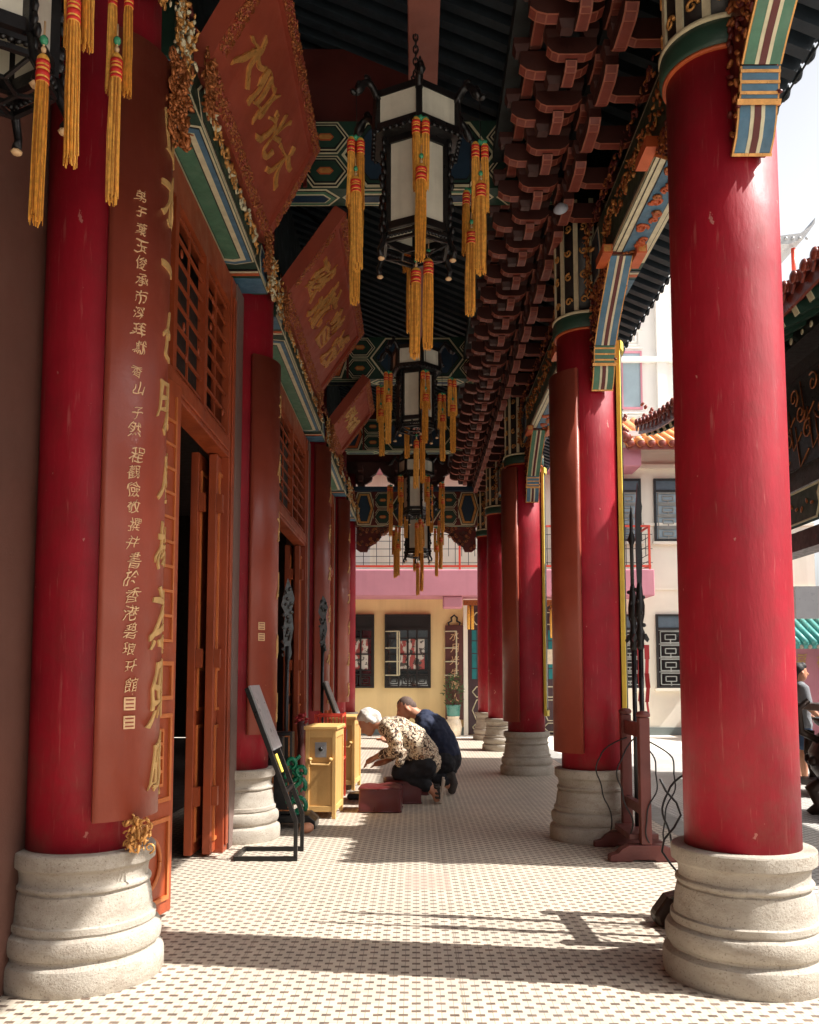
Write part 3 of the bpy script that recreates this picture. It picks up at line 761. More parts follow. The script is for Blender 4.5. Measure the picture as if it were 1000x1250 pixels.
# ------------------------------------------------------------------ roof of the porch
SL = .43
def rz(x): return 5.09+SL*(2.5-x)
t = thing('porch_roof', 'dark raftered porch roof sloping out over the corridor to a toothed eave', 'roof', (0, 8, 6))
nrm = V((SL, 0, 1)).normalized()
k = 0; y = 2.0
while y < 17.6:
    mb = MB(); mb.bar((2.46, y, rz(2.46)+.03), (-1.6, y, rz(-1.6)+.03), .085, .1); mb.build('rafter', 'rafter', t); y += .19; k += 1
mb = MB(); a = V((2.47, 0, rz(2.47)+.085)); b_ = V((-1.9, 0, rz(-1.9)+.085))
mb.bar((2.47, -5, rz(2.47)), (2.47, 17.7, rz(2.47)), .01, .01)
vs = [(x, yy, rz(x)+dz) for x in (2.48, -1.9) for yy in (-5, 17.62) for dz in (.082, .16)]
mb.add(vs, [(0, 1, 3, 2), (4, 6, 7, 5), (0, 4, 5, 1), (2, 3, 7, 6), (0, 2, 6, 4), (1, 5, 7, 3)])
mb.build('ceiling_boards', 'ceil', t)
mb = MB(); y = -2.0
while y < 17.6:
    mb.tube([(2.52, y, rz(2.52)+.14), (1.2, y, rz(1.2)+.14), (-1.9, y, rz(-1.9)+.14)], .045, 8)
    mb.blob((2.53, y, rz(2.52)+.14), (.03, .05, .05)); mb.blob((2.51, y+.095, rz(2.52)+.09), (.02, .05, .05))
    y += .19
mb.build('roof_tiles', 'rafter', t)
mb = MB(); mb.box(1.66, 1.72, -5, 17.6, 4.62, rz(1.7)+.08); mb.build('eave_board', 'ceil', t)
mb = MB(); mb.box(1.2, 1.36, -5, 17.5, 5.36, 5.52); mb.box(.62, .74, -5, 17.5, 5.36, 5.48); mb.build('eave_purlin', 'ceil', t)
# end gable board above the portal brackets
mb = MB(); mb.add([(x, yy, z) for yy in (17.36, 17.44) for x, z in ((-1.9, 5.46), (1.7, 5.46), (1.7, rz(1.7)+.08), (-1.9, rz(-1.9)+.08))],
                  [(0, 1, 2, 3), (7, 6, 5, 4), (0, 4, 5, 1), (1, 5, 6, 2), (2, 6, 7, 3), (3, 7, 4, 0)]); mb.build('gable_board', 'maroon', t)
# wall behind the camera side bays so that light enters only from the yard
o = thing('center_beam', 'long faded red beam running overhead down the middle of the corridor', 'beam', (.05, 9, 5.3))
mb = MB(); mb.box(-.05, .15, -5, 17.3, 5.3, 5.56); mb.build('timber', 'beamred', o, bevel=.01)

# ------------------------------------------------------------------ cross beams with hexagon painting
def cross_beam(Y, z0, z1, label, X0=-1.3, X1=1.34, name='cross_beam', under=True, dim=False):
    t = thing(name, label, 'beam', (0, Y, z0), 0, 'painted cross beams over the corridor')
    D = .13
    mb = MB(); mb.box(X0, X1, Y-D, Y+D, z0, z1); mb.build('timber', 'dgreen' if not dim else 'maroon', t)
    H = z1-z0; xc = (X0+X1)/2
    mb = MB(); o = (xc, Y-D, (z0+z1)/2); u = (1, 0, 0); v = (0, 0, 1); n = (0, -1, 0)
    st = [0, .022, .034, .056, .066]
    hl = .62 if not dim else .52
    nest(mb, o, u, v, n, hl, H/2-.01, [1, 2, 4, 2, 3], st, .2)
    for s in (-1, 1):
        for r in (-1, 1):
            cx = xc+s*(hl+.13); cz = (z0+z1)/2+r*H/4
            nest(mb, (cx, Y-D, cz), u, v, n, .2, H/4-.008, [1, 2, 1, 2, 4], [0, .012, .026, .036, .05], .1, t0=.0005)
            nest(mb, (cx, Y-D-.012, cz), u, v, n, .07, .03, [5, 6], [0, .012], .03, t0=.004)
        cx = xc+s*(hl+.5)
        nest(mb, (cx, Y-D, (z0+z1)/2), u, v, n, .22, H/2-.01, [1, 2, 6 if dim else 5, 2, 3], [0, .02, .032, .07, .08], .09)
        q = xc+s*(hl+.29)
        mb.box(q-.015, q+.015, Y-D-.018, Y-D, z0+.01, z1-.01, 7)
    mb.build('painted_face', ['green', 'cream', 'black', 'dblue', 'dgreen', 'orange', 'gold', 'maroon'], t)
    if under:
        mb = MB(); o = (xc, Y, z0); v = (0, 1, 0); n = (0, 0, -1)
        nest(mb, o, u, v, n, hl, D-.005, [1, 2, 0, 1, 2, 3], [0, .018, .028, .05, .07, .08], .1)
        for s in (-1, 1): nest(mb, (xc+s*(hl+.34), Y, z0), u, v, n, .32, D-.005, [1, 2, 0, 1, 3], [0, .018, .028, .06, .072], .1)
        mb.build('painted_soffit', ['green', 'cream', 'black', 'dblue'], t)
    return t
cross_beam(6.95, 5.15, 5.72, 'dark green cross beam with hexagon painting behind the largest hanging lantern')
cross_beam(11.4, 5.1, 5.66, 'dim cross beam with hexagon painting behind the second lantern')
cross_beam(14.9, 5.05, 5.6, 'shadowed cross beam deep in the corridor behind the third lantern')
mb = MB(); mb.box(-1.5, -.06, 6.9, 7.0, 5.73, 6.4); mb.box(-1.5, -.06, 6.87, 6.9, 5.73, 5.8); tag(mb.build('ceiling_board', 'darkwood'), 'plain dark brown board above the first hexagon painted cross beam', 'board')

# ------------------------------------------------------------------ far portal
p = cross_beam(17.3, 4.17, 4.84, 'painted beam of the far portal with hexagons and blue ends', -1.2, 1.2, 'portal_beam', True, True)
mb = MB(); mb.box(-1.25, 1.25, 17.1, 17.5, 4.845, 4.93); mb.build('cornice', 'dblue', p)
for s in (-1, 1):
    poly = [(0, .5), (0, .06), (.08, .0), (.22, .0), (.26, .1), (.36, .16), (.46, .24), (.52, .36), (.66, .42), (.7, .5)]
    mb = MB(); mb.prism([(a, b_) for a, b_ in poly], (s*-1.18, 17.27, 3.66), (s, 0, 0), (0, 0, 1), (0, 1, 0), 0, .06)
    t = thing('carved_brace', 'openwork carved brace under the left end of the far portal beam' if s > 0 else 'openwork carved brace under the right end of the far portal beam', 'bracket', (s*-1.18, 17.3, 3.66))
    mb.build('panel', 'maroon', t)
    mb = MB()
    for i in range(60):
        a = random.uniform(.02, .66); lo = .05 if a < .24 else .02+(a-.2)*.85
        if lo < .47: curl(mb, (s*(-1.18+a), 17.262, 3.66+random.uniform(lo, .48)), (1, 0, 0), (0, 0, 1), (0, -1, 0), .03, 1.2, .009, random.choice((0, 1)), random.uniform(0, 6), random.choice((-1, 1)))
    mb.build('scrollwork', ['bracket', 'golddark'], t)
def portal_set(x, label):
    t = thing('portal_bracket_set', label, 'bracket', (x, 17.3, 4.93), 0, 'bracket clusters on the far portal beam')
    mb = MB(); mb.box(x-.07, x+.07, 17.2, 17.4, 4.93, 5.02); mb.build('block', 'bracket', t)
    mb = MB(); mb.prism([(-.09, 0), (.09, 0), (.2, .06), (.22, .13), (-.22, .13), (-.2, .06)], (x, 17.25, 5.02), (1, 0, 0), (0, 0, 1), (0, 1, 0), 0, .1); mb.build('arm', 'bracket', t)
    mb = MB(); mb.prism([(-.17, 0), (.17, 0), (.29, .07), (.36, .2), (.36, .31), (-.36, .31), (-.36, .2), (-.29, .07)], (x, 17.24, 5.151), (1, 0, 0), (0, 0, 1), (0, 1, 0), 0, .12); mb.build('arm', 'bracket', t)
    mb = MB(); mb.bar((x, 17.0, 5.08), (x, 17.6, 5.08), .09, .1); mb.bar((x, 16.85, 5.25), (x, 17.7, 5.25), .09, .1); mb.build('arm', 'bracket', t)
    return t
for i, x in enumerate((-1.08, -.36, .36, 1.08)): portal_set(x, ['red bracket cluster at the left end of the far portal beam', 'red bracket cluster left of the middle on the far portal beam', 'red bracket cluster right of the middle on the far portal beam', 'red bracket cluster at the right end of the far portal beam'][i])

# ------------------------------------------------------------------ dougong along the right eave
def boat(mb, c, ax, L, h, w, up=.035):
    """arm with upturned ends along ax ('x' or 'y'), top at c.z+h"""
    hl = L/2
    poly = [(-hl*.55, 0), (hl*.55, 0), (hl*.82, up*.45), (hl, up*1.3), (hl, h), (-hl, h), (-hl, up*1.3), (-hl*.82, up*.45)]
    u, n = ((1, 0, 0), (0, 1, 0)) if ax == 'x' else ((0, 1, 0), (1, 0, 0))
    mb.prism(poly, c, u, (0, 0, 1), n, -w/2, w/2, 0)
    bot = [(-hl, up*1.3), (-hl*.82, up*.45), (-hl*.55, 0), (hl*.55, 0), (hl*.82, up*.45), (hl, up*1.3)]
    for i in range(5):
        a, b_ = V((bot[i][0], bot[i][1])), V((bot[i+1][0], bot[i+1][1]))
        for off, ww, m in ((.003, w, 2), (.0055, w*.72, 1)):
            d = (b_-a).normalized(); nn = V((d.y, -d.x))
            if nn.y > 0: nn = -nn
            p0, p1 = (a+d*.004, b_-d*.004) if m == 1 else (a, b_)
            q = [p0, p1, p1+nn*off, p0+nn*off]
            mb.prism([(z.x, z.y) for z in q], c, u, (0, 0, 1), n, -ww/2, ww/2, m)
def make_set(label):
    t = thing('bracket_set', label, 'bracket', (0, 0, 0), 0, 'red bracket sets under the right eave')
    ms = ['bracket', 'soffit', 'edge']
    for c, ax, L, h, w in (((1.13, 0, 4.70), 'y', .36, .1, .075), ((1.30, .12, 4.74), 'x', .30, .12, .07), ((.93, 0, 4.92), 'x', .29, .1, .075),
                           ((.93, .11, 4.86), 'y', .22, .06, .07), ((.86, .24, 4.98), 'x', .42, .13, .085), ((1.13, .24, 4.98), 'y', .26, .1, .07), ((.75, .1, 5.16), 'y', .4, .1, .075)):
        mb = MB(); boat(mb, c, ax, L, h, w); mb.build('arm', ms, t, True)
    for c in ((1.13, -.15, 4.8), (1.13, .15, 4.8), (.82, 0, 5.02), (1.04, 0, 5.02), (.86, .24, 4.9), (.66, .24, 5.11)):
        mb = MB(); x, y_, z = c
        mb.add([(x+sx*a, y_+sy*a, z+dz) for a, dz in ((.034, 0), (.05, .045), (.05, .085)) for sx, sy in ((-1, -1), (1, -1), (1, 1), (-1, 1))],
               [(3, 2, 1, 0), (8, 9, 10, 11)]+[(k*4+i, k*4+(i+1) % 4, k*4+4+(i+1) % 4, k*4+4+i) for k in range(2) for i in range(4)], 0)
        mb.build('block', ms, t, True)
    return t
p0 = make_set('red bracket set above the nearest right column')
ys = [2.6+.48*i for i in range(30)]
p0.location = (0, ys[0], 0)
def set_label(i):
    y = ys[i]
    if i == 0: return 'red bracket set nearest the top edge of the photo'
    for q, nm in ((YC[0], 'the nearest'), (YC[1], 'the second'), (YC[2], 'the third'), (YC[3], 'the fourth'), (YC[4], 'the farthest')):
        pass
    idx = ['second', 'third', 'fourth', 'fifth', 'sixth', 'seventh', 'eighth', 'ninth', 'tenth', 'eleventh', 'twelfth', 'thirteenth', 'fourteenth', 'fifteenth', 'sixteenth', 'seventeenth', 'eighteenth', 'nineteenth', 'twentieth']
    if i <= 19: return 'red bracket set under the right eave, %s in the row from the camera' % idx[i-1]
    back = ['last', 'last but one', 'third from last', 'fourth from last', 'fifth from last', 'sixth from last', 'seventh from last', 'eighth from last', 'ninth from last', 'tenth from last']
    return 'dark bracket set under the right eave, %s before the far portal' % back[29-i]
p0['label'] = set_label(0)
for i in range(1, 30): dup(p0, (0, ys[i], 0), 0, set_label(i))
mb = MB(); mb.s = True
t = thing('spot_lamp', 'small round pale lamp fixed among the right eave brackets', 'lamp', (1.06, 6.2, 4.62))
mb.lathe([(0, 0), (.045, 0), (.055, .01), (.055, .022), (.025, .05), (0, .05)], (0, 0, 0), 20)
s_ = mb.build('shade', 'lampwhite', t, True); s_.rotation_euler = (rad(60), 0, rad(-20))
mb = MB(); mb.lathe([(0, -.004), (.014, -.004), (.014, .002)], (0, 0, 0), 10); q = mb.build('bulb', 'black', s_, True)
mb = MB(); mb.tube([(0, 0, .05), (.02, .05, .12)], .012, 6); mb.build('stem', 'black', t, True)

# ------------------------------------------------------------------ tilted signboards
def signboard(label, y0, y1, xb, zb, xt, zt, text, pale=False):
    t = thing('signboard', label, 'signboard', (xb, (y0+y1)/2, zb), 0, 'carved signboards tilted over the corridor')
    o = V((xb, (y0+y1)/2, zb)); u = V((0, 1, 0)); v = V((xt-xb, 0, zt-zb)); H = v.length; v.normalize(); n = v.cross(u) * -1
    if n.x < 0: n = -n            # faces the corridor and down
    L = y1-y0
    mb = MB(); mb.prism([(-L/2, 0), (L/2, 0), (L/2, H), (-L/2, H)], o, u, v, n, -.07, 0); mb.build('panel', 'board', t)
    w = .075
    mb = MB()
    for a, b_, c, d in ((-L/2-.02, L/2+.02, -.02, w), (-L/2-.02, L/2+.02, H-w, H+.02), (-L/2-.02, -L/2+w, w, H-w), (L/2-w, L/2+.02, w, H-w)):
        mb.prism([(a, c), (b_, c), (b_, d), (a, d)], o, u, v, n, -.085, .03, 0)
        lx, ly = b_-a, d-c
        carve(mb, o+u*(a+b_)/2+v*(c+d)/2+n*.03, u, v, n, lx*.97, ly*.8, int(lx*ly*2600), .015, .008, (0, 1, 1))
    mb.build('carved_frame', ['board', 'golddark'], t)
    s = min(H*.54, L/(len(text))*.74)
    for i, ch in enumerate(text):
        c = o+v*H*.5+u*(-L/2+.22+(L-.44)*(i+.5)/len(text))
        mb = MB(); write(mb, ch, s, lambda x, y, z, c=c: c+u*x+v*y+n*(z-.002), .014, 0, .11, .014, .2); mb.build('gold_character', 'goldchar' if pale else 'gold', t)
    for i in range(9):
        c = o+v*(H*.82-i*.055)+u*(-L/2+.15)
        if y0 < 6: mb = MB(); write(mb, '癸卯年仲春吉日敬立'[i], .05, lambda x, y, z, c=c: c+u*x+v*y+n*(z-.002), .006, 0, .03); mb.build('small_character', 'golddark', t)
    for s_ in (-1, 1): mb = MB(); mb.bar(o+u*s_*L*.3+v*H-n*.05, o+u*s_*L*.3+v*H+V((-.45, 0, .35)), .025, .025); mb.build('hanging_rod', 'black', t)
    for s_ in (-1, 1):
        mb = MB(); carve(mb, o+u*s_*(L/2-.02)+V((.02, 0, -.1)), (0, 1, 0), (0, 0, 1), (1, 0, 0), .16, .34, 150, .022, .05, (0,)); mb.build('gilt_support', 'golddark', t)
signboard('nearest and largest red brown signboard with four gold brush characters', 4.42, 6.3, -1.13, 4.46, -.75, 5.16, '大仰光大')
signboard('middle dark red signboard with gold characters, seen between the large board and the tassels', 7.15, 9.75, -1.12, 4.4, -.62, 5.12, '慈航普渡')
signboard('smallest and farthest signboard, covered with pale gold characters', 11.15, 12.5, -1.12, 4.4, -.63, 5.05, '佛光普照', True)

# ------------------------------------------------------------------ hanging lanterns
def tassel_mesh(L, r, n, head=True, seed=0):
    rnd = random.Random(seed); mb = MB(); z0 = -.09 if head else -.02
    mb.lathe([(r*.5, z0-L*.95), (r*.72, z0-L*.5), (r*.8, z0), (r*.6, z0+.015)], seg=10, m=1)
    for i in range(n):
        a = rnd.uniform(0, 2*PI); q = r*math.sqrt(rnd.uniform(.35, 1)); x, y = q*math.cos(a), q*math.sin(a)
        ln = L*rnd.uniform(.93, 1.03); k = rnd.uniform(.9, 1.16); w = rnd.uniform(.0022, .0038)
        pts = [(x*.8, y*.8, z0+.012), (x, y, z0-.03), (x*k+rnd.uniform(-.003, .003), y*k+rnd.uniform(-.003, .003), z0-ln*.5), (x*k*.95+rnd.uniform(-.006, .006), y*k*.95+rnd.uniform(-.006, .006), z0-ln)]
        mb.tube(pts, w, 3, 0 if rnd.random() < .72 else 1)
    if head:
        mb.lathe([(0, .02), (r*.5, .015), (r*.92, 0), (r*.95, z0), (r*.6, z0-.004)], seg=14, m=0)
        for z, h in ((-.012, .014), (-.034, .006), (-.05, .02), (-.078, .012)):
            mb.lathe([(r*.9, z), (r*1.02, z), (r*1.02, z-h), (r*.9, z-h)], seg=14, m=2)
    return mb
TM = ['tassel', 'tassel2', 'redband']
def add_group(root, x, y, z, kind, first, seed, drop=0, slim=False):
    """a hanging group: cord, jade bow, two short tassels and one long one; first[] holds prototype objects for sharing meshes"""
    rnd = random.Random(seed)
    def put(key, mk_, name, mats, loc, rzv=0):
        if key not in first:
            o = mk_().build(name, mats, root, True); first[key] = o.data
        else:
            o = bpy.data.objects.new(name, first[key]); COL.objects.link(o); o.parent = root
        o.location = loc; o.rotation_euler = (rnd.uniform(-.02, .02), rnd.uniform(-.025, .025), rzv)
        if slim and name == 'tassel': o.scale = (.68, .68, 1)
        return o
    def cord():
        m = MB(); m.tube([(0, 0, 0), (0, 0, -.46)], .003, 4); return m
    def bow():
        m = MB(); m.blob((-.022, 0, .0), (.03, .014, .018), (0, .4, 0)); m.blob((.022, 0, .0), (.03, .014, .018), (0, -.4, 0)); m.blob((0, 0, .01), (.014, .014, .02)); return m
    def bead():
        m = MB(); m.blob((0, 0, .02), (.015, .015, .018), None, 0, 10, 6); m.blob((0, 0, -.016), (.01, .01, .012), None, 1, 8, 5); m.tube([(0, 0, .09), (0, 0, -.05)], .004, 5, 1); return m
    zb = z-rnd.uniform(.3, .46)-drop if kind == 'arm' else z
    if kind == 'arm': put('cord', cord, 'cord', 'black', (x, y, z))
    if kind == 'arm': put('bow', bow, 'jade_bow', 'jade', (x, y, zb), rnd.uniform(-.5, .5))
    for s in ((-1, 1) if kind == 'arm' else ()): put('short%d' % (s > 0), lambda: tassel_mesh(.36, .027, 60, True, s+5), 'tassel', TM, (x+s*.03, y+.004*s, zb-.01), rnd.uniform(0, 6))
    zl = zb-(rnd.uniform(.28, .34) if kind == 'arm' else .1)
    put('bead', bead, 'jade_bead', ['jade', 'palegold'], (x, y-.03, zl+.05))
    put('long', lambda: tassel_mesh(.5, .034, 85, True, 9), 'tassel', TM, (x, y-.03, zl), rnd.uniform(0, 6))
def make_lantern(name_label, loc, chain=.5, rz0=0, groups=range(6), seed=0, shared={}, extra=None, sc=1, drop={}):
    t = thing('hanging_lantern', name_label, 'lantern', loc, rz0, 'hexagonal palace lanterns hung along the corridor'); t.scale = (sc, sc, sc)
    # local origin: bottom of the glass body. body 0..0.75, crown 0.78..1.05
    A = [PI*k/3-PI/2 for k in range(6)]
    def hx(k, r, z): return V((r*math.cos(A[k % 6]), r*math.sin(A[k % 6]), z))
    def part(key, fn, name, mats):
        if key not in shared: o = fn().build(name, mats, t, True); shared[key] = o.data
        else: o = bpy.data.objects.new(name, shared[key]); COL.objects.link(o); o.parent = t
        return o
    rb, rt = .225, .315
    def frame():
        m = MB()
        for k in range(6):
            m.bar(hx(k, rb, -.02), hx(k, rb, .64), .035, .035, (math.cos(A[k]), math.sin(A[k]), 0))
            for z, h in ((.015, .05), (.6, .05)): m.bar(hx(k, rb-.004, z), hx(k+1, rb-.004, z), .028, h)
            for z, h in ((-.045, .02), (-.09, .02)): m.bar(hx(k, rb+.01, z), hx(k+1, rb+.01, z), .02, h)
            for j in range(9):
                a, b_ = hx(k, rb+.008, -.05), hx(k+1, rb+.008, -.05); p = a.lerp(b_, (j+.5)/9)
                m.blob(p, (.016, .008, .018))
            # carved side flanges on the posts
            c = V((math.cos(A[k]), math.sin(A[k]), 0))
            for j in range(14):
                z = -.06+j*.05; m.blob(hx(k, rb+.03+.012*math.sin(j*1.9), z), (.02, .012, .03), (0, 0, A[k]))
            # foot
            m.tube([hx(k, rb+.01, -.02), hx(k, rb+.03, -.1), hx(k, rb+.06, -.16), hx(k, rb+.045, -.2)], [.02, .018, .016, .02], 6)
            m.blob(hx(k, rb+.045, -.215), (.024, .024, .012), None, 1)
            m.bar(hx(k, rb, -.1), hx(k, .1, -.13), .012, .012); m.bar(hx(k, .1, -.13), hx(k+1, .1, -.13), .012, .012)
        return m
    part('frame', frame, 'frame', ['black', 'palegold'])
    def crown():
        m = MB()
        for k in range(6):
            m.bar(hx(k, rt, .64), hx(k, rt-.015, .91), .04, .04, (math.cos(A[k]), math.sin(A[k]), 0))
            for r, z, h in ((rt-.002, .655, .045), (rt-.017, .89, .045)): m.bar(hx(k, r, z), hx(k+1, r, z), .03, h)
            m.add([hx(k, rb-.02, .62), hx(k+1, rb-.02, .62), hx(k+1, rt, .64), hx(k, rt, .64), hx(k, rb-.02, .61), hx(k+1, rb-.02, .61), hx(k+1, rt, .625), hx(k, rt, .625)],
                  [(0, 1, 2, 3), (4, 5, 6, 7), (2, 3, 7, 6), (0, 1, 5, 4)])
            m.add([hx(k, rt, .91), hx(k+1, rt, .91), hx(k+1, .09, .98), hx(k, .09, .98)], [(0, 1, 2, 3)])
            for j in range(7):
                p = hx(k, rt+.012, .63).lerp(hx(k+1, rt+.012, .63), (j+.5)/7); m.blob(p, (.018, .01, .018))
        m.lathe([(.09, .97), (.1, .99), (.05, 1.03), (.03, 1.05), (.0, 1.06)], seg=12)
        return m
    part('crown', crown, 'crown_frame', 'black')
    for k in range(6):
        def pane(k=k, r=rb-.012, z0=.04, z1=.575):
            m = MB(); a, b_ = hx(k, r, z0), hx(k+1, r, z0); d = (b_-a)*.07; nn = V((a.x+b_.x, a.y+b_.y, 0)).normalized()*.004
            a += d; b_ -= d; h = V((0, 0, z1-z0))
            m.add([a-nn, b_-nn, b_+h-nn, a+h-nn, a+nn, b_+nn, b_+h+nn, a+h+nn], [(0, 1, 2, 3), (4, 5, 6, 7), (0, 1, 5, 4), (1, 2, 6, 5), (2, 3, 7, 6), (3, 0, 4, 7)]); return m
        part('pane%d' % k, pane, 'pane', 'pane')
        part('cpane%d' % k, lambda k=k: pane(k, rt-.014, .677, .868), 'crown_pane', 'pane')
    def arm(k):
        def f():
            m = MB(); a = V((math.cos(A[k]), math.sin(A[k]), 0)); pts = []
            for i in range(9):
                q = i/8; pts.append(a*(rt-.02+q*.17)+V((0, 0, .85+.09*math.sin(q*PI*1.1)+.02*q)))
            m.tube(pts, [.026, .026, .025, .025, .024, .024, .028, .034, .02], 7)
            m.blob(pts[7]+V((0, 0, .03)), (.022, .022, .03)); m.blob(pts[8]+a*.02, (.03, .02, .018), (0, -.3, A[k])); m.blob(pts[4]+V((0, 0, .03)), (.03, .01, .025), (0, 0, A[k]))
            return m
        return f
    for k in range(6): part('arm%d' % k, arm(k), 'dragon_arm', 'black')
    def cham():
        m = MB(); z = 1.05; i = 0
        while z < 1.05+chain:
            pts = [V((.016*math.cos(q), 0, .03*math.sin(q))) for q in [2*PI*j/10 for j in range(11)]]
            if i % 2: pts = [V((0, p.x, p.z)) for p in pts]
            m.tube([p+V((0, 0, z+.02)) for p in pts], .006, 5); z += .044; i += 1
        m.tube([(.02, 0, 1.05), (.045, 0, 1.11), (.01, 0, 1.19), (-.03, 0, 1.13), (0, 0, 1.05)], .007, 5)
        return m
    o = cham().build('chain', 'black', t, True)
    for k in groups:
        a = V((math.cos(A[k]), math.sin(A[k]), 0))*(rt+.15)
        add_group(t, a.x, a.y, .87, 'arm', shared, seed+k, drop.get(k, 0), bool(extra))
    if not extra: add_group(t, .0, 0, -.14, 'center', shared, seed+20); add_group(t, .085, .03, -.06, 'center', shared, seed+21)
    if extra: add_group(t, *extra, 'center', shared, seed+30, 0, True)
    return t
make_lantern('largest hanging lantern in the middle of the picture, grey panes and gold tassels', (.0, 5.3, 3.96), .45, rad(4), range(6), 3, sc=.93)
make_lantern('second hanging lantern, smaller, behind the long tassels of the largest one', (.0, 9.07, 3.88), .7, rad(14), range(6), 40, sc=.84)
make_lantern('third hanging lantern, low and dark in front of the far portal beam', (.0, 12.85, 3.66), 1.1, rad(25), range(6), 80, sc=.82)
make_lantern('farthest hanging lantern, silhouetted under the portal against the pale railing', (.03, 15.75, 3.46), .9, rad(8), range(6), 120, sc=.95)
t = make_lantern('lantern cropped at the top left corner with long golden tassels', (-1.345, 2.62, 3.2), .9, rad(2), (1, 2), 160, extra=(.262, -.12, -.03), sc=.86, drop={1: .17, 2: .09})

# ------------------------------------------------------------------ pole racks
def make_rack(label, loc):
    t = thing('pole_rack', label, 'rack', loc, 0, 'wooden pole racks on the right edge of the corridor')
    for y in (-.26, .26):
        mb = MB(); prof = [(-.25, 0), (-.1, 0), (-.09, .012), (.05, .012), (.06, 0), (.25, 0), (.25, .04), (.2, .055), (.17, .085), (.12, .11), (-.12, .11), (-.17, .085), (-.2, .055), (-.25, .04)]
        mb.prism(prof, (0, y, 0), (1, 0, 0), (0, 0, 1), (0, 1, 0), -.045, .045); mb.build('foot', 'rackwood', t, True, .006)
        mb = MB(); mb.box(-.036, .036, y-.036, y+.036, .111, .96); mb.lathe([(.0, .96), (.045, .962), (.05, .985), (.035, 1.0), (0, 1.005)], (0, y, 0), 12); mb.build('post', 'rackwood', t, True, .005)
    for z0, z1, w in ((.82, .92, .02), (.3, .37, .025), (.13, .17, .1)):
        mb = MB(); mb.box(-w, w, -.224, .224, z0, z1); mb.build('rail', 'rackwood', t, True, .004)
    for i, y in enumerate((-.1, .1)):
        mb = MB(); mb.tube([(0.035, y, .17), (.035, y, 1.5)], .017, 10); p = mb.build('pole', 'black', t, True)
        mb = MB()
        mb.lathe([(.017, 1.42), (.028, 1.45), (.024, 1.48), (.032, 1.52), (.032, 1.55), (.02, 1.58), (.022, 1.62), (.034, 1.68), (.036, 1.74), (.026, 1.8), (.022, 1.86), (.016, 1.9)], (.035, y, 0), 12)
        for k in range(10): mb.blob((.035+.026*math.cos(k*1.7), y+.026*math.sin(k*1.7), 1.6+k*.028), (.017, .01, .016), (k, k*.7, k*.3))
        mb.prism([(-.03, 1.5), (.03, 1.5), (.05, 1.48), (.06, 1.5), (.04, 1.54), (-.04, 1.54), (-.06, 1.5), (-.05, 1.48)], (.035, y, 0), (1, 0, 0), (0, 0, 1), (0, 1, 0), -.012, .012)
        if i == 0: mb.prism([(-.014, 1.86), (.016, 1.86), (.024, 2.1), (.016, 2.3), (.03, 2.45), (0, 2.62), (-.018, 2.4), (-.02, 2.1)], (.035, y, 0), (1, 0, 0), (0, 0, 1), (0, 1, 0), -.008, .008)
        else: mb.lathe([(.014, 1.88), (.014, 2.2), (.03, 2.24), (.012, 2.3), (.012, 2.42), (0, 2.5)], (.035, y, 0), 8)
        mb.build('pole_head', 'blackmetal', p, True)
        mb = MB(); w = .017
        pts = [(.07+.01*math.sin(q*3), y-.03, 1.46-q*.1) for q in range(6)]
        for k in range(5):
            a, b_ = V(pts[k]), V(pts[k+1]); wv = V((w*(1-.1*k), .012*math.sin(k*2), 0))
            mb.add([a-wv, a+wv, b_+wv, b_-wv, a-wv+V((0, .004, 0)), a+wv+V((0, .004, 0)), b_+wv+V((0, .004, 0)), b_-wv+V((0, .004, 0))], [(0, 1, 2, 3), (7, 6, 5, 4), (0, 3, 7, 4), (1, 2, 6, 5)])
        mb.build('ribbon', 'ribbon', p, True)
    mb = MB()
    for sx, y, n in ((-.12, -.2, 8), (.16, -.28, 8), (.03, -.31, 8), (-.2, .1, 7)):
        pts = [(0, y*.3, .82)]
        for k in range(n): pts.append((sx+.028*math.sin(k*2.3)+.05*math.sin(k*.7)*(1 if sx > 0 else -1), y, .74-k*.078))
        pts.append((sx*.8, y, .112))
        # smooth the cord a little
        sm = []
        for i in range(len(pts)-1):
            a, b_ = V(pts[i]), V(pts[i+1])
            for q in range(3): sm.append(a.lerp(b_, q/3))
        sm.append(V(pts[-1])); mb.tube([sum((sm[max(0, min(len(sm)-1, i+d))] for d in (-2, -1, 0, 1, 2)), V((0, 0, 0)))/5 for i in range(len(sm))], .0055, 5)
    mb.build('cord', 'black', t, True)
    return t
rk = make_rack('wooden rack with two black red-ribboned poles in full view by the second right column', (1.55, 6.36, 0))
dup(rk, (1.49, 4.42, 0), rad(2), 'wooden pole rack mostly hidden behind the nearest right column, only a foot and cord showing')
# black floor light with its cable tucked behind the near base
t = thing('floor_speaker', 'small dark floor speaker with a thin cable against the nearest right column base', 'speaker', (1.27, 4.55, 0))
mb = MB(); mb.prism([(-.07, 0), (.1, 0), (.1, .12), (.06, .17), (-.02, .15), (-.09, .06)], (1.27, 4.5, .0), (1, 0, 0), (0, 0, 1), (0, 1, 0), 0, .12); mb.build('case', 'bronze', t, bevel=.02)
mb = MB(); pts = [(1.27+.05*math.sin(k*1.1)-.01*k*.2, 4.5-.008*k, .14+k*.06) for k in range(11)]
mb.tube(pts, .006, 5); mb.build('cable', 'black', t)

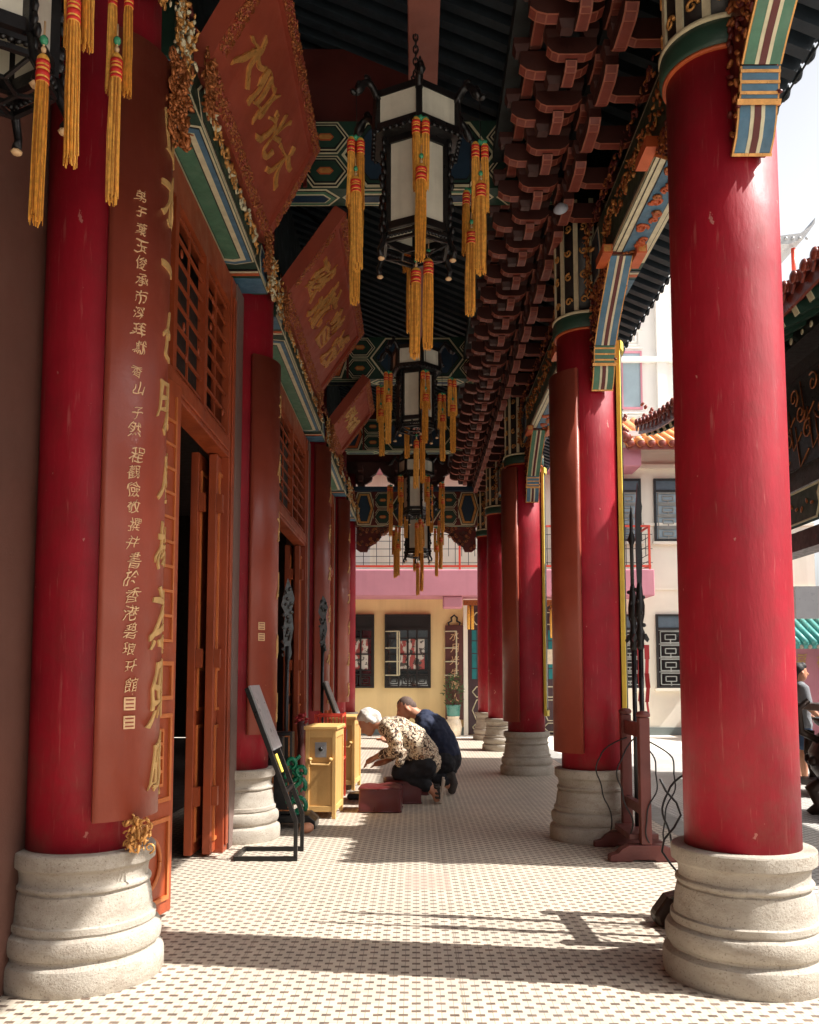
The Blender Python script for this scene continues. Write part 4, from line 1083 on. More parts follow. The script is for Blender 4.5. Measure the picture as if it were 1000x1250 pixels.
# ------------------------------------------------------------------ metal stands, scroll stand, donation boxes
def a_stand(label, loc):
    t = thing('metal_stand', label, 'stand', loc, 0, 'tilted metal sign stands on the left')
    W = .34
    for y in (0, W):
        mb = MB(); mb.bar((-.43, y, .015), (.0, y, .015), .03, .03); mb.bar((-.013, y, .03), (-.013, y, .27), .03, .026, (1, 0, 0)); mb.bar((-.013, y, .262), (-.36, y, 1.16), .03, .03, (0, 1, 0)); mb.build('side_frame', 'blackmetal', t, True, .003)
    mb = MB()
    mb.bar((-.42, .015, .014), (-.42, W-.015, .014), .028, .026)
    for q in (.22, .98): mb.bar((-.013-.347*q, .015, .262+.898*q), (-.013-.347*q, W-.015, .262+.898*q), .026, .026)
    mb.build('crossbar', 'blackmetal', t, True)
    d = V((-.347, 0, .898)).normalized(); n = V((d.z, 0, -d.x))
    mb = MB(); o = V((-.013, 0, .262))+d*.5+n*.017
    mb.prism([(-.015, 0), (W+.015, 0), (W+.015, .47), (-.015, .47)], o, (0, 1, 0), d, n, 0, .012); mb.build('panel', 'grey', t, True)
    mb = MB(); mb.prism([(.03, -.16), (.1, -.16), (.1, -.03), (.03, -.03)], o, (0, 1, 0), d, n, 0, .006); mb.build('tag_card', 'yellow', t, True)
    return t
st = a_stand('leaning black metal stand with a grey plate beside the second left column', (-.80, 6.08, 0))
dup(st, (-.72, 10.3, 0), 0, 'farther metal stand whose grey plate shows above the donation boxes')
t = thing('scroll_stand', 'black lacquer stand carved with green dragon scrolls between the metal stand and the boxes', 'stand', (-1.05, 7.45, 0))
mb = MB(); mb.prism([(-.2, 0), (-.12, 0), (-.1, .05), (.1, .05), (.12, 0), (.2, 0), (.2, .06), (.14, .11), (-.14, .11), (-.2, .06)], (-1.02, 7.3, 0), (1, 0, 0), (0, 0, 1), (0, 1, 0), 0, .3); mb.build('foot', 'black', t, bevel=.006)
mb = MB(); mb.box(-1.2, -1.02, 7.35, 7.5, .11, .78); mb.build('post', 'black', t, bevel=.006)
mb = MB(); moulding_pts = ((-1.18, -1.17, .16, .74), (-1.05, -1.04, .16, .74)); 
for a, b_, c, d in moulding_pts: mb.box(a, b_, 7.338, 7.35, c, d)
mb.box(-1.18, -1.04, 7.338, 7.35, .14, .15); mb.box(-1.18, -1.04, 7.338, 7.35, .74, .75); mb.build('gold_line', 'golddark', t)
mb = MB(); mb.box(-1.2, -1.06, 7.1, 7.2, .5, .76); mb.build('lamp_box', 'black', t, bevel=.004)
mb = MB()
for s, (cx, cz, r) in enumerate(((-.93, .52, .075), (-.86, .40, .085), (-.95, .30, .075), (-.85, .2, .085), (-.93, .63, .05), (-.82, .55, .05))):
    pts = [(cx+r*math.cos(q)*(1 if s % 2 else -1), 7.36+.03*math.sin(s), cz+r*math.sin(q)) for q in [PI*1.7*j/12-.6 for j in range(13)]]
    mb.tube(pts, [.026-.008*(j/12) for j in range(13)], 8)
pts = [(-.9+.07*math.sin(k*1.05), 7.38, .12+k*.045) for k in range(14)]; mb.tube(pts, [.032-.001*k for k in range(14)], 8)
for k in range(10): mb.blob((-.9+.1*math.sin(k*2.1), 7.36, .14+k*.055), (.03, .014, .022), (k, k, k))
mb.v = [(-1.0+(x+.9)*.72, y, .1+(z-.1)*.8) for x, y, z in mb.v]
mb.build('dragon_scroll', 'emerald', t)
mb = MB()
mb.blob((-.86, 7.12, .045), (.055, .045, .04), (0, 0, .4), 0, 12, 8); mb.blob((-.895, 7.12, .035), (.032, .036, .03), None, 0, 10, 6); tag(mb.build('stone_frog', 'skin'), 'small pinkish rounded ornament on the floor before the nearer donation box', 'ornament')

def donation_box(label, loc, sc=1):
    t = thing('donation_box', label, 'box', loc, 0, 'pale wooden donation boxes')
    W, D, H = .27, .5, .8
    for x in (-W/2, W/2-.035):
        for y in (0, D-.035):
            mb = MB(); mb.box(x, x+.035, y, y+.035, 0, H-.03); mb.build('leg', 'pine', t, True, .004)
    for y, nm in ((0, -1), (D-.035, 1)):
        mb = MB(); mb.box(-W/2+.035, W/2-.035, y+.002, y+.033, .06, .11); mb.box(-W/2+.035, W/2-.035, y+.002, y+.033, H-.1, H-.03); mb.build('rail', 'pine', t, True, .003)
        mb = MB(); mb.box(-W/2+.03, W/2-.03, y+.012, y+.024, .1, H-.09); mb.build('panel', 'pinedark', t, True)
    for x in (-W/2, W/2-.035):
        mb = MB(); mb.box(x+.002, x+.033, .035, D-.035, .06, .11); mb.box(x+.002, x+.033, .035, D-.035, H-.1, H-.03); mb.build('rail', 'pine', t, True, .003)
        mb = MB(); mb.box(x+.012, x+.024, .03, D-.03, .1, H-.09); mb.build('panel', 'pinedark', t, True)
    mb = MB(); mb.box(-W/2-.015, W/2+.015, -.015, D+.015, H-.03, H); mb.build('lid', 'pine', t, True, .006)
    mb = MB(); mb.box(-.05, .05, .004, .012, H-.27, H-.14); mb.build('lock_plate', 'grey', t, True)
    mb = MB(); mb.lathe([(0, 0), (.018, 0), (.018, .01), (0, .012)], (0, 0, 0), 12); l = mb.build('lock', 'blackmetal', t, True); l.location = (0, .003, H-.2); l.rotation_euler = (rad(90), 0, 0)
    mb = MB(); mb.tube([(-.09, .012, H-.29), (-.09, -.03, H-.29), (-.08, -.035, H-.33), (.08, -.035, H-.33), (.09, -.03, H-.29), (.09, .012, H-.29)], .011, 8)
    for s in (-1, 1): mb.blob((s*.09, -.02, H-.285), (.022, .03, .018))
    mb.build('handle', 'pine', t, True)
    return t
bx = donation_box('nearest pale wooden donation box with a lock plate and loop handle', (-.835, 7.82, 0)); bx.rotation_euler.z = rad(-3)
dup(bx, (-.80, 9.72, 0), rad(-4), 'pale wooden donation box behind the red rack, next to the kneeling woman')
t = thing('red_rack', 'open red metal rack between the two wooden donation boxes', 'rack', (-.86, 9.0, 0))
mb = MB()
for x in (-1.0, -.74):
    for y in (8.85, 9.3): mb.bar((x, y, 0), (x, y, .86), .02, .02, (1, 0, 0))
mb.build('post', 'redmetal', t)
for z in (.84, .72, .4):
    mb = MB()
    for y in (8.85, 9.3): mb.bar((-1.0, y, z), (-.74, y, z), .018, .018)
    for x in (-1.0, -.74): mb.bar((x, 8.85, z), (x, 9.3, z), .018, .018)
    for q in range(1, 5): mb.bar((-1.0, 8.85+.09*q, z), (-.74, 8.85+.09*q, z), .008, .008)
    mb.build('shelf_frame', 'redmetal', t)
mb = MB()
for q in range(7): mb.tube([(-.98+q*.035, 8.86, .72), (-.985+q*.036, 8.85, .845)], .006, 5)
mb.build('guard_rod', 'redmetal', t)
t = thing('incense_stick_holder', 'tiny pinkish flower ornament behind the nearer donation box', 'ornament', (-1.12, 8.7, .75))
mb = MB()
for k in range(12): mb.blob((-1.12+.05*math.cos(k), 8.7+.04*math.sin(k*2), .82+.04*math.sin(k*1.7)), (.025, .02, .012), (k, k*2, 0))
mb.build('petals', 'ribbon', t); mb = MB(); mb.lathe([(.04, 0), (.05, .3), (.03, .6), (.045, .8)], (-1.12, 8.7, 0), 12); mb.build('vase', 'signbrown', t)
mb = MB(); mb.prism([(-.12, 0), (.12, 0), (.14, .03), (.12, .06), (-.12, .06), (-.14, .03)], (-.56, 9.0, 0), (1, 0, 0), (0, 0, 1), (0, 1, 0), 0, .1)
tag(mb.build('floor_lamp', 'blackmetal', bevel=.015), 'small flat black lamp on the floor between the donation boxes and the maroon kneeler', 'lamp')

# halberds on the left wall
def halberd(label, loc, z0, z1, flip=1):
    t = thing('halberd', label, 'halberd', loc, 0, 'ceremonial halberds standing by the left wall')
    mb = MB(); mb.tube([(0, 0, .1), (0, 0, z1)], .02, 10); mb.build('pole', 'black', t, True)
    mb = MB(); H = z1-z0+.6
    poly = [(-.02, 0), (.03, 0), (.07, .08), (.05, .16), (.09, .3), (.06, .45), (.1, .56), (.05, .66), (.0, H), (-.05, .62), (-.09, .5), (-.03, .42), (-.06, .28), (-.04, .12)]
    mb.prism([(a*flip*.65, min(b_, H)) for a, b_ in poly], (0, 0, z0), (.9, .3, 0), (0, 0, 1), (-.3, .9, 0), -.008, .008)
    for k in range(26): mb.blob((random.uniform(-.035, .04)*flip, -.012, z0+random.uniform(.02, .66)), (.018, .01, .02), (k, k, 0))
    mb.build('blade', 'silver', t, True)
    mb = MB(); mb.lathe([(.1, 0), (.1, .04), (.05, .07), (.03, .2), (0, .2)], seg=16); mb.build('stand_foot', 'black', t, True)
    return t
halberd('ornate silver headed halberd on a black pole in front of the second doorway', (-1.13, 7.75, 0), 1.36, 1.5)
halberd('thin silver halberd farther along, in front of the third left column', (-1.12, 10.6, 0), 1.5, 1.6)

# ------------------------------------------------------------------ kneeling cushions
def kneeler(label, loc, W=.38, D=.34, H=.225, r=0):
    t = thing('kneeler', label, 'kneeler', loc, r, 'maroon vinyl kneeling cushions')
    bm = bmesh.new(); bmesh.ops.create_cube(bm, size=1)
    for v in bm.verts: v.co = V((v.co.x*W, v.co.y*D, (v.co.z+.5)*H))
    bmesh.ops.subdivide_edges(bm, edges=bm.edges[:], cuts=9, use_grid_fill=True)
    for v in bm.verts:
        x, y, z = v.co
        e = max(0, 1-abs(x)/(W/2))*max(0, 1-abs(y)/(D/2))
        if z > H*.9: v.co.z += .016*min(1, e*5)-.02*noise.noise(V((x*7, y*7, loc[1])))
        k = .008*noise.noise(V((x*9, y*9, z*9+loc[0])))
        v.co.x += k; v.co.y += k
    me = bpy.data.meshes.new('cushion'); bm.to_mesh(me); bm.free(); me.materials.append(M['vinyl'])
    for p in me.polygons: p.use_smooth = True
    o = bpy.data.objects.new('cushion', me); COL.objects.link(o); o.parent = t
    b_ = o.modifiers.new('b', 'BEVEL'); b_.width = .014; b_.segments = 3; b_.angle_limit = rad(50)
    mb = MB()
    for z in (.012, H-.012):
        q = [(-W/2-.003, -D/2-.003), (W/2+.003, -D/2-.003), (W/2+.003, D/2+.003), (-W/2-.003, D/2+.003), (-W/2-.003, -D/2-.003)]
        mb.tube([(x, y, z) for x, y in q], .006, 6)
    mb.build('piping', 'vinyl', t, True)
    return t
kneeler('empty maroon kneeling cushion in front of the other one', (-.325, 8.32, 0), .385, .33, .225, rad(-2))
kneeler('maroon kneeling cushion under the knees of the white haired woman', (-.135, 8.86, 0), .36, .32, .225, rad(3))
kneeler('maroon kneeling cushion at the far side, under the man in navy', (-.06, 9.5, 0), .38, .34, .225)

# ------------------------------------------------------------------ people
def solid(name, chains, mat, parent, vox=.012, smooth=2, fold=0):
    """chains: lists of (x, y, z, r[, ry_scale]) blended into ONE continuous remeshed surface"""
    mb = MB()
    for ch in chains:
        for i in range(len(ch)-1):
            a, b_ = ch[i], ch[i+1]; d = (V(a[:3])-V(b_[:3])).length; n = max(1, int(d/(min(a[3], b_[3])*.3)))
            for k in range(n+1):
                q = k/n; p = V(a[:3]).lerp(V(b_[:3]), q); r = a[3]*(1-q)+b_[3]*q
                sy = (a[4] if len(a) > 4 else 1)*(1-q)+(b_[4] if len(b_) > 4 else 1)*q
                mb.blob(p, (r, r*sy, r), None, 0, 12, 8)
        if len(ch) == 1: a = ch[0]; mb.blob(a[:3], (a[3], a[3]*(a[4] if len(a) > 4 else 1), a[3]*(a[5] if len(a) > 5 else 1)), a[6] if len(a) > 6 else None, 0, 14, 10)
    o = mb.build(name, mat, parent)
    r = o.modifiers.new('r', 'REMESH'); r.mode = 'VOXEL'; r.voxel_size = vox; r.use_smooth_shade = True
    s = o.modifiers.new('s', 'SMOOTH'); s.factor = .5; s.iterations = smooth
    dg = bpy.context.evaluated_depsgraph_get(); me = bpy.data.meshes.new_from_object(o.evaluated_get(dg))
    o.modifiers.clear(); old = o.data; o.data = me; bpy.data.meshes.remove(old); me.name = name
    if not me.materials: me.materials.append(M[mat])
    for p in me.polygons: p.use_smooth = True
    if fold:
        nn = [v.normal.copy() for v in me.vertices]
        for v, q in zip(me.vertices, nn):
            c = v.co; w = noise.noise(V((c.x*9, c.y*9, c.z*9)))*3
            v.co += q*fold*(math.sin(c.x*44+c.z*30+w*1.6)*.5+noise.noise(c*26)*.8)
    return o
def hand(wx, wy, wz, dx, dz, s=1, curl_=.5):
    """palm and five fingers pointing along (dx, dz) in the xz plane, thumb to the near side"""
    f = V((dx, 0, dz)).normalized(); side = V((0, 1, 0)); up = side.cross(f)
    w = V((wx, wy, wz)); out = [[(*w, .024*s), (*(w+f*.05*s), .03*s, 1.2), (*(w+f*.085*s), .026*s, 1.3)]]
    for i, (off, ln) in enumerate(((-.03, .062), (-.01, .074), (.011, .07), (.03, .054))):
        a = w+f*.08*s+side*off*s; b_ = a+f*ln*.5*s+up*-.012*curl_*s; c = b_+f*ln*.45*s+up*-.03*curl_*s
        out.append([(*a, .0105*s), (*b_, .0095*s), (*c, .0075*s)])
    a = w+f*.03*s-side*.03*s; b_ = a+f*.03*s-side*.025*s-up*.01; c = b_+f*.03*s-side*.004
    out.append([(*a, .012*s), (*b_, .0105*s), (*c, .0085*s)])
    return out
# --- elderly woman
wm = thing('person', 'white haired person in a patterned blouse and black trousers kneeling forward on a maroon cushion', 'person', (-.1, 8.86, 0))
Y = 8.86
hx_, hz_ = -.475, .775
fd = V((-.72, 0, -.69)).normalized()   # face direction (down and forward)
uh = V((-.69, 0, .72))
hc = V((hx_, Y, hz_))
def hp(f, u, y=0): p = hc+fd*f+uh*u; return (p.x, Y+y, p.z)
skin = [[(-.29, Y, .755, .055), (-.37, Y, .765, .052), (*hp(-.03, -.02), .07)],
        [(*hp(0, 0.02), .088, .9)], [(*hp(-.02, .03), .09, .88), (*hp(.035, -.045), .066, .85), (*hp(.06, -.085), .034)],
        [(*hp(.088, -.005), .012), (*hp(.108, -.03), .015), (*hp(.09, -.038), .012)],
        [(*hp(.085, -.062, -.015), .011), (*hp(.085, -.062, .015), .011)],
        [(*hp(.078, .015, -.032), .012), (*hp(.078, .015, .032), .012)],
        [(*hp(-.02, -.005, -.082), .02), (*hp(-.03, -.025, -.085), .016)], [(*hp(-.02, -.005, .082), .02), (*hp(-.03, -.025, .085), .016)],
        [(-.29, Y, .72, .09), (-.1, Y, .63, .1), (.06, Y, .45, .09)],
        [(-.27, Y-.17, .70, .045), (-.19, Y-.19, .53, .042), (-.33, Y-.13, .475, .034), (-.39, Y-.1, .45, .027)],
        [(-.27, Y+.17, .70, .045), (-.17, Y+.19, .52, .042), (-.27, Y+.1, .41, .034), (-.31, Y+.06, .385, .027)],
        [(.06, Y-.09, .37, .085), (-.16, Y-.1, .295, .06)], [(.06, Y+.09, .37, .085), (-.16, Y+.1, .295, .06)],
        [(-.16, Y-.1, .29, .06), (.12, Y-.1, .16, .045), (.18, Y-.1, .1, .035), (.2, Y-.1, .04, .03)], [(-.16, Y+.1, .29, .06), (.12, Y+.1, .16, .045), (.18, Y+.1, .1, .035), (.2, Y+.1, .04, .03)]]
skin += hand(-.395, Y-.1, .445, -.9, -.5, 1.0, .8)+hand(-.315, Y+.06, .385, -.95, -.25, 1.0, .5)
solid('body', skin, 'skin', wm, .0085, 2)
solid('hair', [[(*hp(-.035, .045), .098, .93)], [(*hp(-.075, -.0), .078, .95), (*hp(-.07, -.045), .06, 1.0)], [(*hp(.02, .088), .04, 1.6)], [(*hp(-.03, .03, -.07), .035), (*hp(-.05, -.02, -.075), .03)], [(*hp(-.03, .03, .07), .035), (*hp(-.05, -.02, .075), .03)]], 'hairwhite', wm, .008, 1, .004)
solid('blouse', [[(-.33, Y, .74, .062), (-.27, Y, .735, .105, 1.45), (-.16, Y, .71, .13, 1.35), (-.02, Y, .6, .15, 1.25), (.07, Y, .47, .16, 1.22), (.1, Y, .39, .155, 1.2)], [(-.02, Y, .54, .14, 1.25), (.0, Y, .47, .13, 1.25)],
                 [(-.26, Y-.14, .72, .085), (-.2, Y-.19, .60, .075), (-.19, Y-.2, .52, .068), (-.26, Y-.165, .495, .058), (-.325, Y-.135, .475, .05)],
                 [(-.26, Y+.14, .72, .085), (-.18, Y+.19, .58, .07), (-.17, Y+.19, .51, .062), (-.25, Y+.12, .43, .05)],
                 [(-.18, Y, .64, .1, 1.3), (-.12, Y, .5, .1, 1.2)], [(-.12, Y-.14, .5, .05), (-.16, Y-.16, .4, .045)]], 'blouse', wm, .009, 2, .006)
solid('trousers', [[(.1, Y, .40, .15, 1.15), (.08, Y, .34, .145, 1.15)], [(.06, Y, .42, .14, 1.2), (-.02, Y, .40, .11, 1.2)], [(.09, Y-.09, .36, .125), (-.05, Y-.1, .31, .1), (-.16, Y-.1, .295, .085)], [(.09, Y+.09, .36, .125), (-.05, Y+.1, .31, .1), (-.16, Y+.1, .295, .085)],
                   [(-.15, Y-.1, .29, .08), (.0, Y-.1, .22, .075), (.1, Y-.1, .17, .065)], [(-.15, Y+.1, .29, .08), (.0, Y+.1, .22, .075), (.1, Y+.1, .17, .065)]], 'blackcloth', wm, .01, 2, .006)
for s in (-1, 1):
    yy = Y+s*.1
    mb = MB()
    mb.prism([(-.045, 0), (.045, 0), (.045, .1), (.04, .22), (-.04, .22), (-.045, .1)], (.232, yy, .012), (0, 1, 0), (.14, 0, .99), (1, 0, -.14), 0, .022, 0)
    for z in (.06, .1, .15): mb.tube([(.235, yy-.045, z), (.2, yy-.042, z), (.175, yy, z+.01), (.2, yy+.042, z), (.235, yy+.045, z)], .011, 6, 1)
    mb.build('sandal', ['sandal', 'sole'], wm)
# --- man behind
mn = thing('person', 'close cropped person in a navy shirt kneeling behind the white haired one, head bowed', 'person', (.1, 9.5, 0))
Y = 9.5
hc = V((-.115, Y, .885)); fd = V((-.86, 0.0, -.5)).normalized(); uh = V((-.5, 0, .86))
def hp(f, u, y=0): p = hc+fd*f+uh*u; return (p.x, Y+y, p.z)
skin = [[(.1, Y, .80, .062), (.0, Y, .835, .06), (*hp(-.03, -.02), .075)],
        [(*hp(-.02, .03), .095, .86), (*hp(.03, -.045), .07, .85), (*hp(.055, -.088), .038)],
        [(*hp(.09, 0), .013), (*hp(.112, -.028), .016), (*hp(.092, -.038), .013)], [(*hp(.087, -.064, -.016), .011), (*hp(.087, -.064, .016), .011)],
        [(*hp(.08, .018, -.034), .013), (*hp(.08, .018, .034), .013)],
        [(*hp(-.02, -.005, -.084), .022), (*hp(-.03, -.03, -.088), .018)], [(*hp(-.02, -.005, .084), .022), (*hp(-.03, -.03, .088), .018)],
        [(.12, Y, .76, .11), (.25, Y, .6, .13), (.32, Y, .36, .12)],
        [(.08, Y-.2, .74, .05), (-.02, Y-.2, .56, .045), (-.2, Y-.12, .55, .036), (-.26, Y-.08, .56, .028)], [(.08, Y+.2, .74, .05), (-.02, Y+.2, .56, .045), (-.2, Y+.1, .53, .036), (-.26, Y+.06, .54, .028)],
        [(.3, Y-.1, .36, .1), (.0, Y-.12, .3, .075)], [(.3, Y+.1, .36, .1), (.0, Y+.12, .3, .075)],
        [(.0, Y-.12, .3, .065), (.26, Y-.12, .15, .05), (.34, Y-.12, .1, .04)], [(.0, Y+.12, .3, .065), (.26, Y+.12, .15, .05), (.34, Y+.12, .1, .04)]]
skin += hand(-.265, Y-.08, .56, -.9, .2, 1.05, .4)+hand(-.265, Y+.06, .54, -.9, .2, 1.05, .4)
solid('body', skin, 'skin', mn, .0085, 2)
solid('hair', [[(*hp(-.03, .038), .091, .88)], [(*hp(-.065, -.005), .066, .92)], [(*hp(.01, .072), .045, 1.2)]], 'hairshort', mn, .0085, 1)
solid('shirt', [[(.05, Y, .80, .075), (.1, Y, .77, .115, 1.55), (.2, Y, .68, .15, 1.35), (.28, Y, .54, .155, 1.2), (.32, Y, .42, .155, 1.15), (.32, Y, .36, .15, 1.15)],
                [(.1, Y-.17, .74, .1), (.03, Y-.21, .62, .085), (-.02, Y-.2, .57, .07), (-.09, Y-.17, .56, .06)], [(.1, Y+.17, .74, .1), (.03, Y+.21, .62, .085), (-.02, Y+.2, .57, .07), (-.09, Y+.15, .55, .06)],
                [(.12, Y, .66, .11, 1.3), (.2, Y, .5, .12, 1.2)]], 'navy', mn, .009, 2, .006)
solid('trousers', [[(.33, Y, .36, .155, 1.15), (.31, Y, .31, .15, 1.15)], [(.3, Y-.1, .34, .125), (.12, Y-.12, .31, .1), (.0, Y-.12, .3, .088)], [(.3, Y+.1, .34, .125), (.12, Y+.12, .31, .1), (.0, Y+.12, .3, .088)],
                   [(.0, Y-.12, .29, .085), (.16, Y-.12, .21, .078), (.3, Y-.12, .15, .07)], [(.0, Y+.12, .29, .085), (.16, Y+.12, .21, .078), (.3, Y+.12, .15, .07)]], 'blackcloth', mn, .01, 2, .006)
for s in (-1, 1): solid('shoe', [[(.31, Y+s*.12, .17, .05), (.37, Y+s*.12, .2, .048, 1.0)], [(.37, Y+s*.12, .2, .045), (.39, Y+s*.12, .12, .05, 1.05), (.375, Y+s*.12, .05, .045, 1.05)]], 'sole', mn, .01, 1)

# ------------------------------------------------------------------ courtyard pavilion at the right
t = thing('courtyard_pavilion', 'dark courtyard pavilion with red tiled eave, cropped by the right edge', 'pavilion', (4.6, 9.2, -.12))
def pz(y): q = (y-9.0)/3.9; return 4.58+.34*max(0, q)**3*(1 if q > 0 else 0)+.08*max(0, -q)**2
E0, YA, YB = 3.3, 5.5, 12.9
mb = MB(); N = 24
for dz0, dz1, xo in ((.0, .09, 0),):
    vs = []
    for i in range(N+1):
        y = YA+(YB-YA)*i/N
        for x, z in ((E0, pz(y)+.0), (E0, pz(y)+.09), (5.3, pz(y)+1.0), (7.3, pz(y)+.1), (7.3, pz(y)+.02), (5.3, pz(y)+.9)): vs.append((x, y, z))
    fs = [(i*6+k, i*6+(k+1) % 6, i*6+6+(k+1) % 6, i*6+6+k) for i in range(N) for k in range(6)]+[tuple(range(6)), tuple(range(N*6, N*6+6))[::-1]]
    mb.add(vs, fs)
mb.build('roof_deck', 'darkwood', t)
mb = MB(); y = YA+.06
while y < YB:
    z = pz(y)
    mb.tube([(E0-.05, y, z+.06), (E0+.3, y, z+.2), (4.2, y, z+.6), (5.3, y, z+1.04)], .05, 8, 0)
    mb.lathe([(0, 0), (.062, 0), (.066, .02), (.05, .03)], (0, 0, 0), 10) if False else None
    mb.blob((E0-.06, y, z+.06), (.03, .058, .058), None, 1, 8, 6)
    mb.prism([(-.05, .05), (.05, .05), (.05, -.02), (0, -.075), (-.05, -.02)], (E0-.04, y+.1, z+.03), (0, 1, 0), (0, 0, 1), (1, 0, 0), 0, .02, 1)
    y += .2
mb.build('roof_tiles', ['tilered', 'tilered'], t)
mb = MB()
for i in range(N):
    y0, y1 = YA+(YB-YA)*i/N, YA+(YB-YA)*(i+1)/N
    mb.bar((E0+.02, y0, pz(y0)-.05), (E0+.02, y1, pz(y1)-.05), .03, .12)
mb.build('fascia', 'tilered', t)
y = YA+.1; k = 0
while y < YB:
    z = pz(y); mb = MB(); mb.bar((E0+.1, y, z-.09), (4.5, y, z+.42), .1, .1, m=0); mb.bar((E0+.092, y, z-.094), (E0+.101, y, z-.09), .085, .085, m=1); mb.build('rafter', ['dgreen', 'cream'], t); y += .3
mb = MB(); mb.box(4.0, 4.3, YA, YB-.4, 4.35, 4.75); mb.box(4.02, 4.28, YA, YB-.4, 2.55, 2.75); mb.box(3.75, 4.0, YA, YB-.4, 4.5, 4.62); mb.build('eave_beam', 'black', t)
mb = MB(); mb.box(3.992, 4.02, YA, YB-.5, 3.4, 4.34, 3)
for i in range(40):
    y = 6+6*i/40; z = 3.95+.25*math.sin(i*2.2); 
    curl(mb, (3.99, y, z), (0, 1, 0), (0, 0, 1), (-1, 0, 0), .11, 1.3, .012, 0, i*1.1, (-1)**i)
    mb.tube([(3.99, y, z-.2), (3.99, y+.2, z-.35), (3.99, y+.3, z+.1)], .01, 5)
mb.build('gilt_line_carving', ['golddark', 'cream', 'black', 'black'], t)
mb = MB(); mb.box(3.741, 3.75, YA, YB-.4, 4.5, 4.62, 2)
for i in range(14):
    y = 5.9+i*.45; mb.blob((3.74, y, 4.56), (.012, .035, .035), None, 1, 8, 6)
    mb.blob((3.74, y+.2, 4.56), (.01, .03, .03), None, 1, 8, 6)
mb.build('painted_flowers', ['golddark', 'cream', 'black'], t)
mb = MB(); mb.box(4.02, 4.12, YA, YB-.5, 3.2, 4.36); mb.build('upper_panel', 'black', t)
mb = MB()
for i in range(5):
    y0 = 6.2+i*1.2
    poly = [(0, 3.15), (.06, 3.05), (.03, 2.95), (.1, 2.82), (1.05, 2.82), (1.12, 2.95), (1.08, 3.05), (1.15, 3.15)]
    mb.prism(poly, (3.98, y0, 0), (0, 1, 0), (0, 0, 1), (1, 0, 0), 0, .1, 0)
    q = [V((3.975, y0+a, b_)) for a, b_ in poly]+[V((3.975, y0+poly[0][0], poly[0][1]))]; mb.tube(q, .012, 5, 1)
    for k in range(7): mb.blob((3.975, y0+.2+.12*k, 2.98+.04*math.sin(k*2)), (.008, .04, .02), (k, 0, 0), 2, 6, 4)
mb.build('hanging_panel', ['dgreen', 'cream', 'golddark'], t)
for x, y in ((4.15, 12.1), (4.15, 5.9), (6.6, 12.1), (6.6, 5.9)):
    mb = MB(); mb.lathe([(.34, -.12), (.34, .05), (.29, .1), (.3, .25), (.24, .4)], (x, y, 0), 32); cb = mb.build('column_base', 'stone', t)
    mb = MB(); mb.lathe([(.2, .4), (.2, 4.9)], (x, y, 0), 32); mb.build('column', 'red', t)

# bronze censer and altar table
t = thing('incense_burner', 'dark bronze incense burner on legs at the right edge behind the nearest column', 'incense burner', (4.28, 8.7, -.12))
mb = MB(); mb.lathe([(0, .25), (.3, .28), (.42, .45), (.44, .62), (.36, .78), (.3, .84), (.38, .9), (.4, .95), (.34, .95), (.28, .88), (0, .85)], (4.28, 8.7, -.12), 36)
for k in range(14): mb.blob((4.28+.43*math.cos(k*.45), 8.7+.43*math.sin(k*.45), .42), (.05, .05, .06), (k, k, k))
mb.build('bowl', 'bronze', t)
for k in range(3):
    a = PI*2*k/3+2.6; mb = MB(); c = V((4.28, 8.7, -.12)); d = V((math.cos(a), math.sin(a), 0))
    mb.tube([c+d*.28+V((0, 0, .34)), c+d*.42+V((0, 0, .24)), c+d*.36+V((0, 0, .1)), c+d*.42], [.08, .07, .05, .07], 10); mb.build('leg', 'bronze', t)
for s in (-1, 1):
    mb = MB(); mb.tube([(4.28+s*.38, 8.7, .62), (4.28+s*.54, 8.7, .7), (4.28+s*.56, 8.7, .92), (4.28+s*.46, 8.7, 1.0)], [.035, .04, .04, .03], 8); mb.build('handle', 'bronze', t)
t = thing('altar_table', 'dark carved altar table behind the incense burner at the right edge', 'table', (5.2, 10.3, -.12))
mb = MB(); mb.box(4.55, 6.2, 10.0, 10.7, .84, .92); mb.build('table_top', 'bronze', t, bevel=.01)
mb = MB(); mb.box(4.62, 6.1, 10.06, 10.1, .6, .838)
for i in range(24): mb.blob((4.66+i*.06, 10.05, .72+.06*math.sin(i*1.9)), (.04, .015, .04), (0, i, 0))
mb.build('apron', 'bronze', t)
for x in (4.66, 6.08):
    for y in (10.08, 10.6): mb = MB(); mb.tube([(x, y, .6), (x-.03, y, .35), (x+.02, y, .1), (x, y, -.12)], [.06, .05, .04, .06], 8); mb.build('leg', 'bronze', t)
mb = MB(); mb.box(4.5, 6.2, 10.02, 10.68, -.02, .05); mb.build('foot_rail', 'bronze', t)
mb = MB(); mb.box(4.72, 4.9, 10.2, 10.32, .921, 1.12); tag(mb.build('yellow_packet', 'yellow', bevel=.01), 'bright yellow packet standing on the altar table', 'packet')
t = thing('incense_bundle', 'row of pale incense bundles standing on the altar table', 'incense', (5.1, 10.4, .92))
mb = MB(); mb.box(4.96, 5.5, 10.3, 10.5, .921, .97); mb.build('tray', 'bronze', t)
for k in range(7): mb = MB(); mb.tube([(5.0+k*.07, 10.4, .971), (5.0+k*.07+.01*math.sin(k), 10.4, 1.22)], .024, 8); mb.build('bundle', 'ceramic', t)

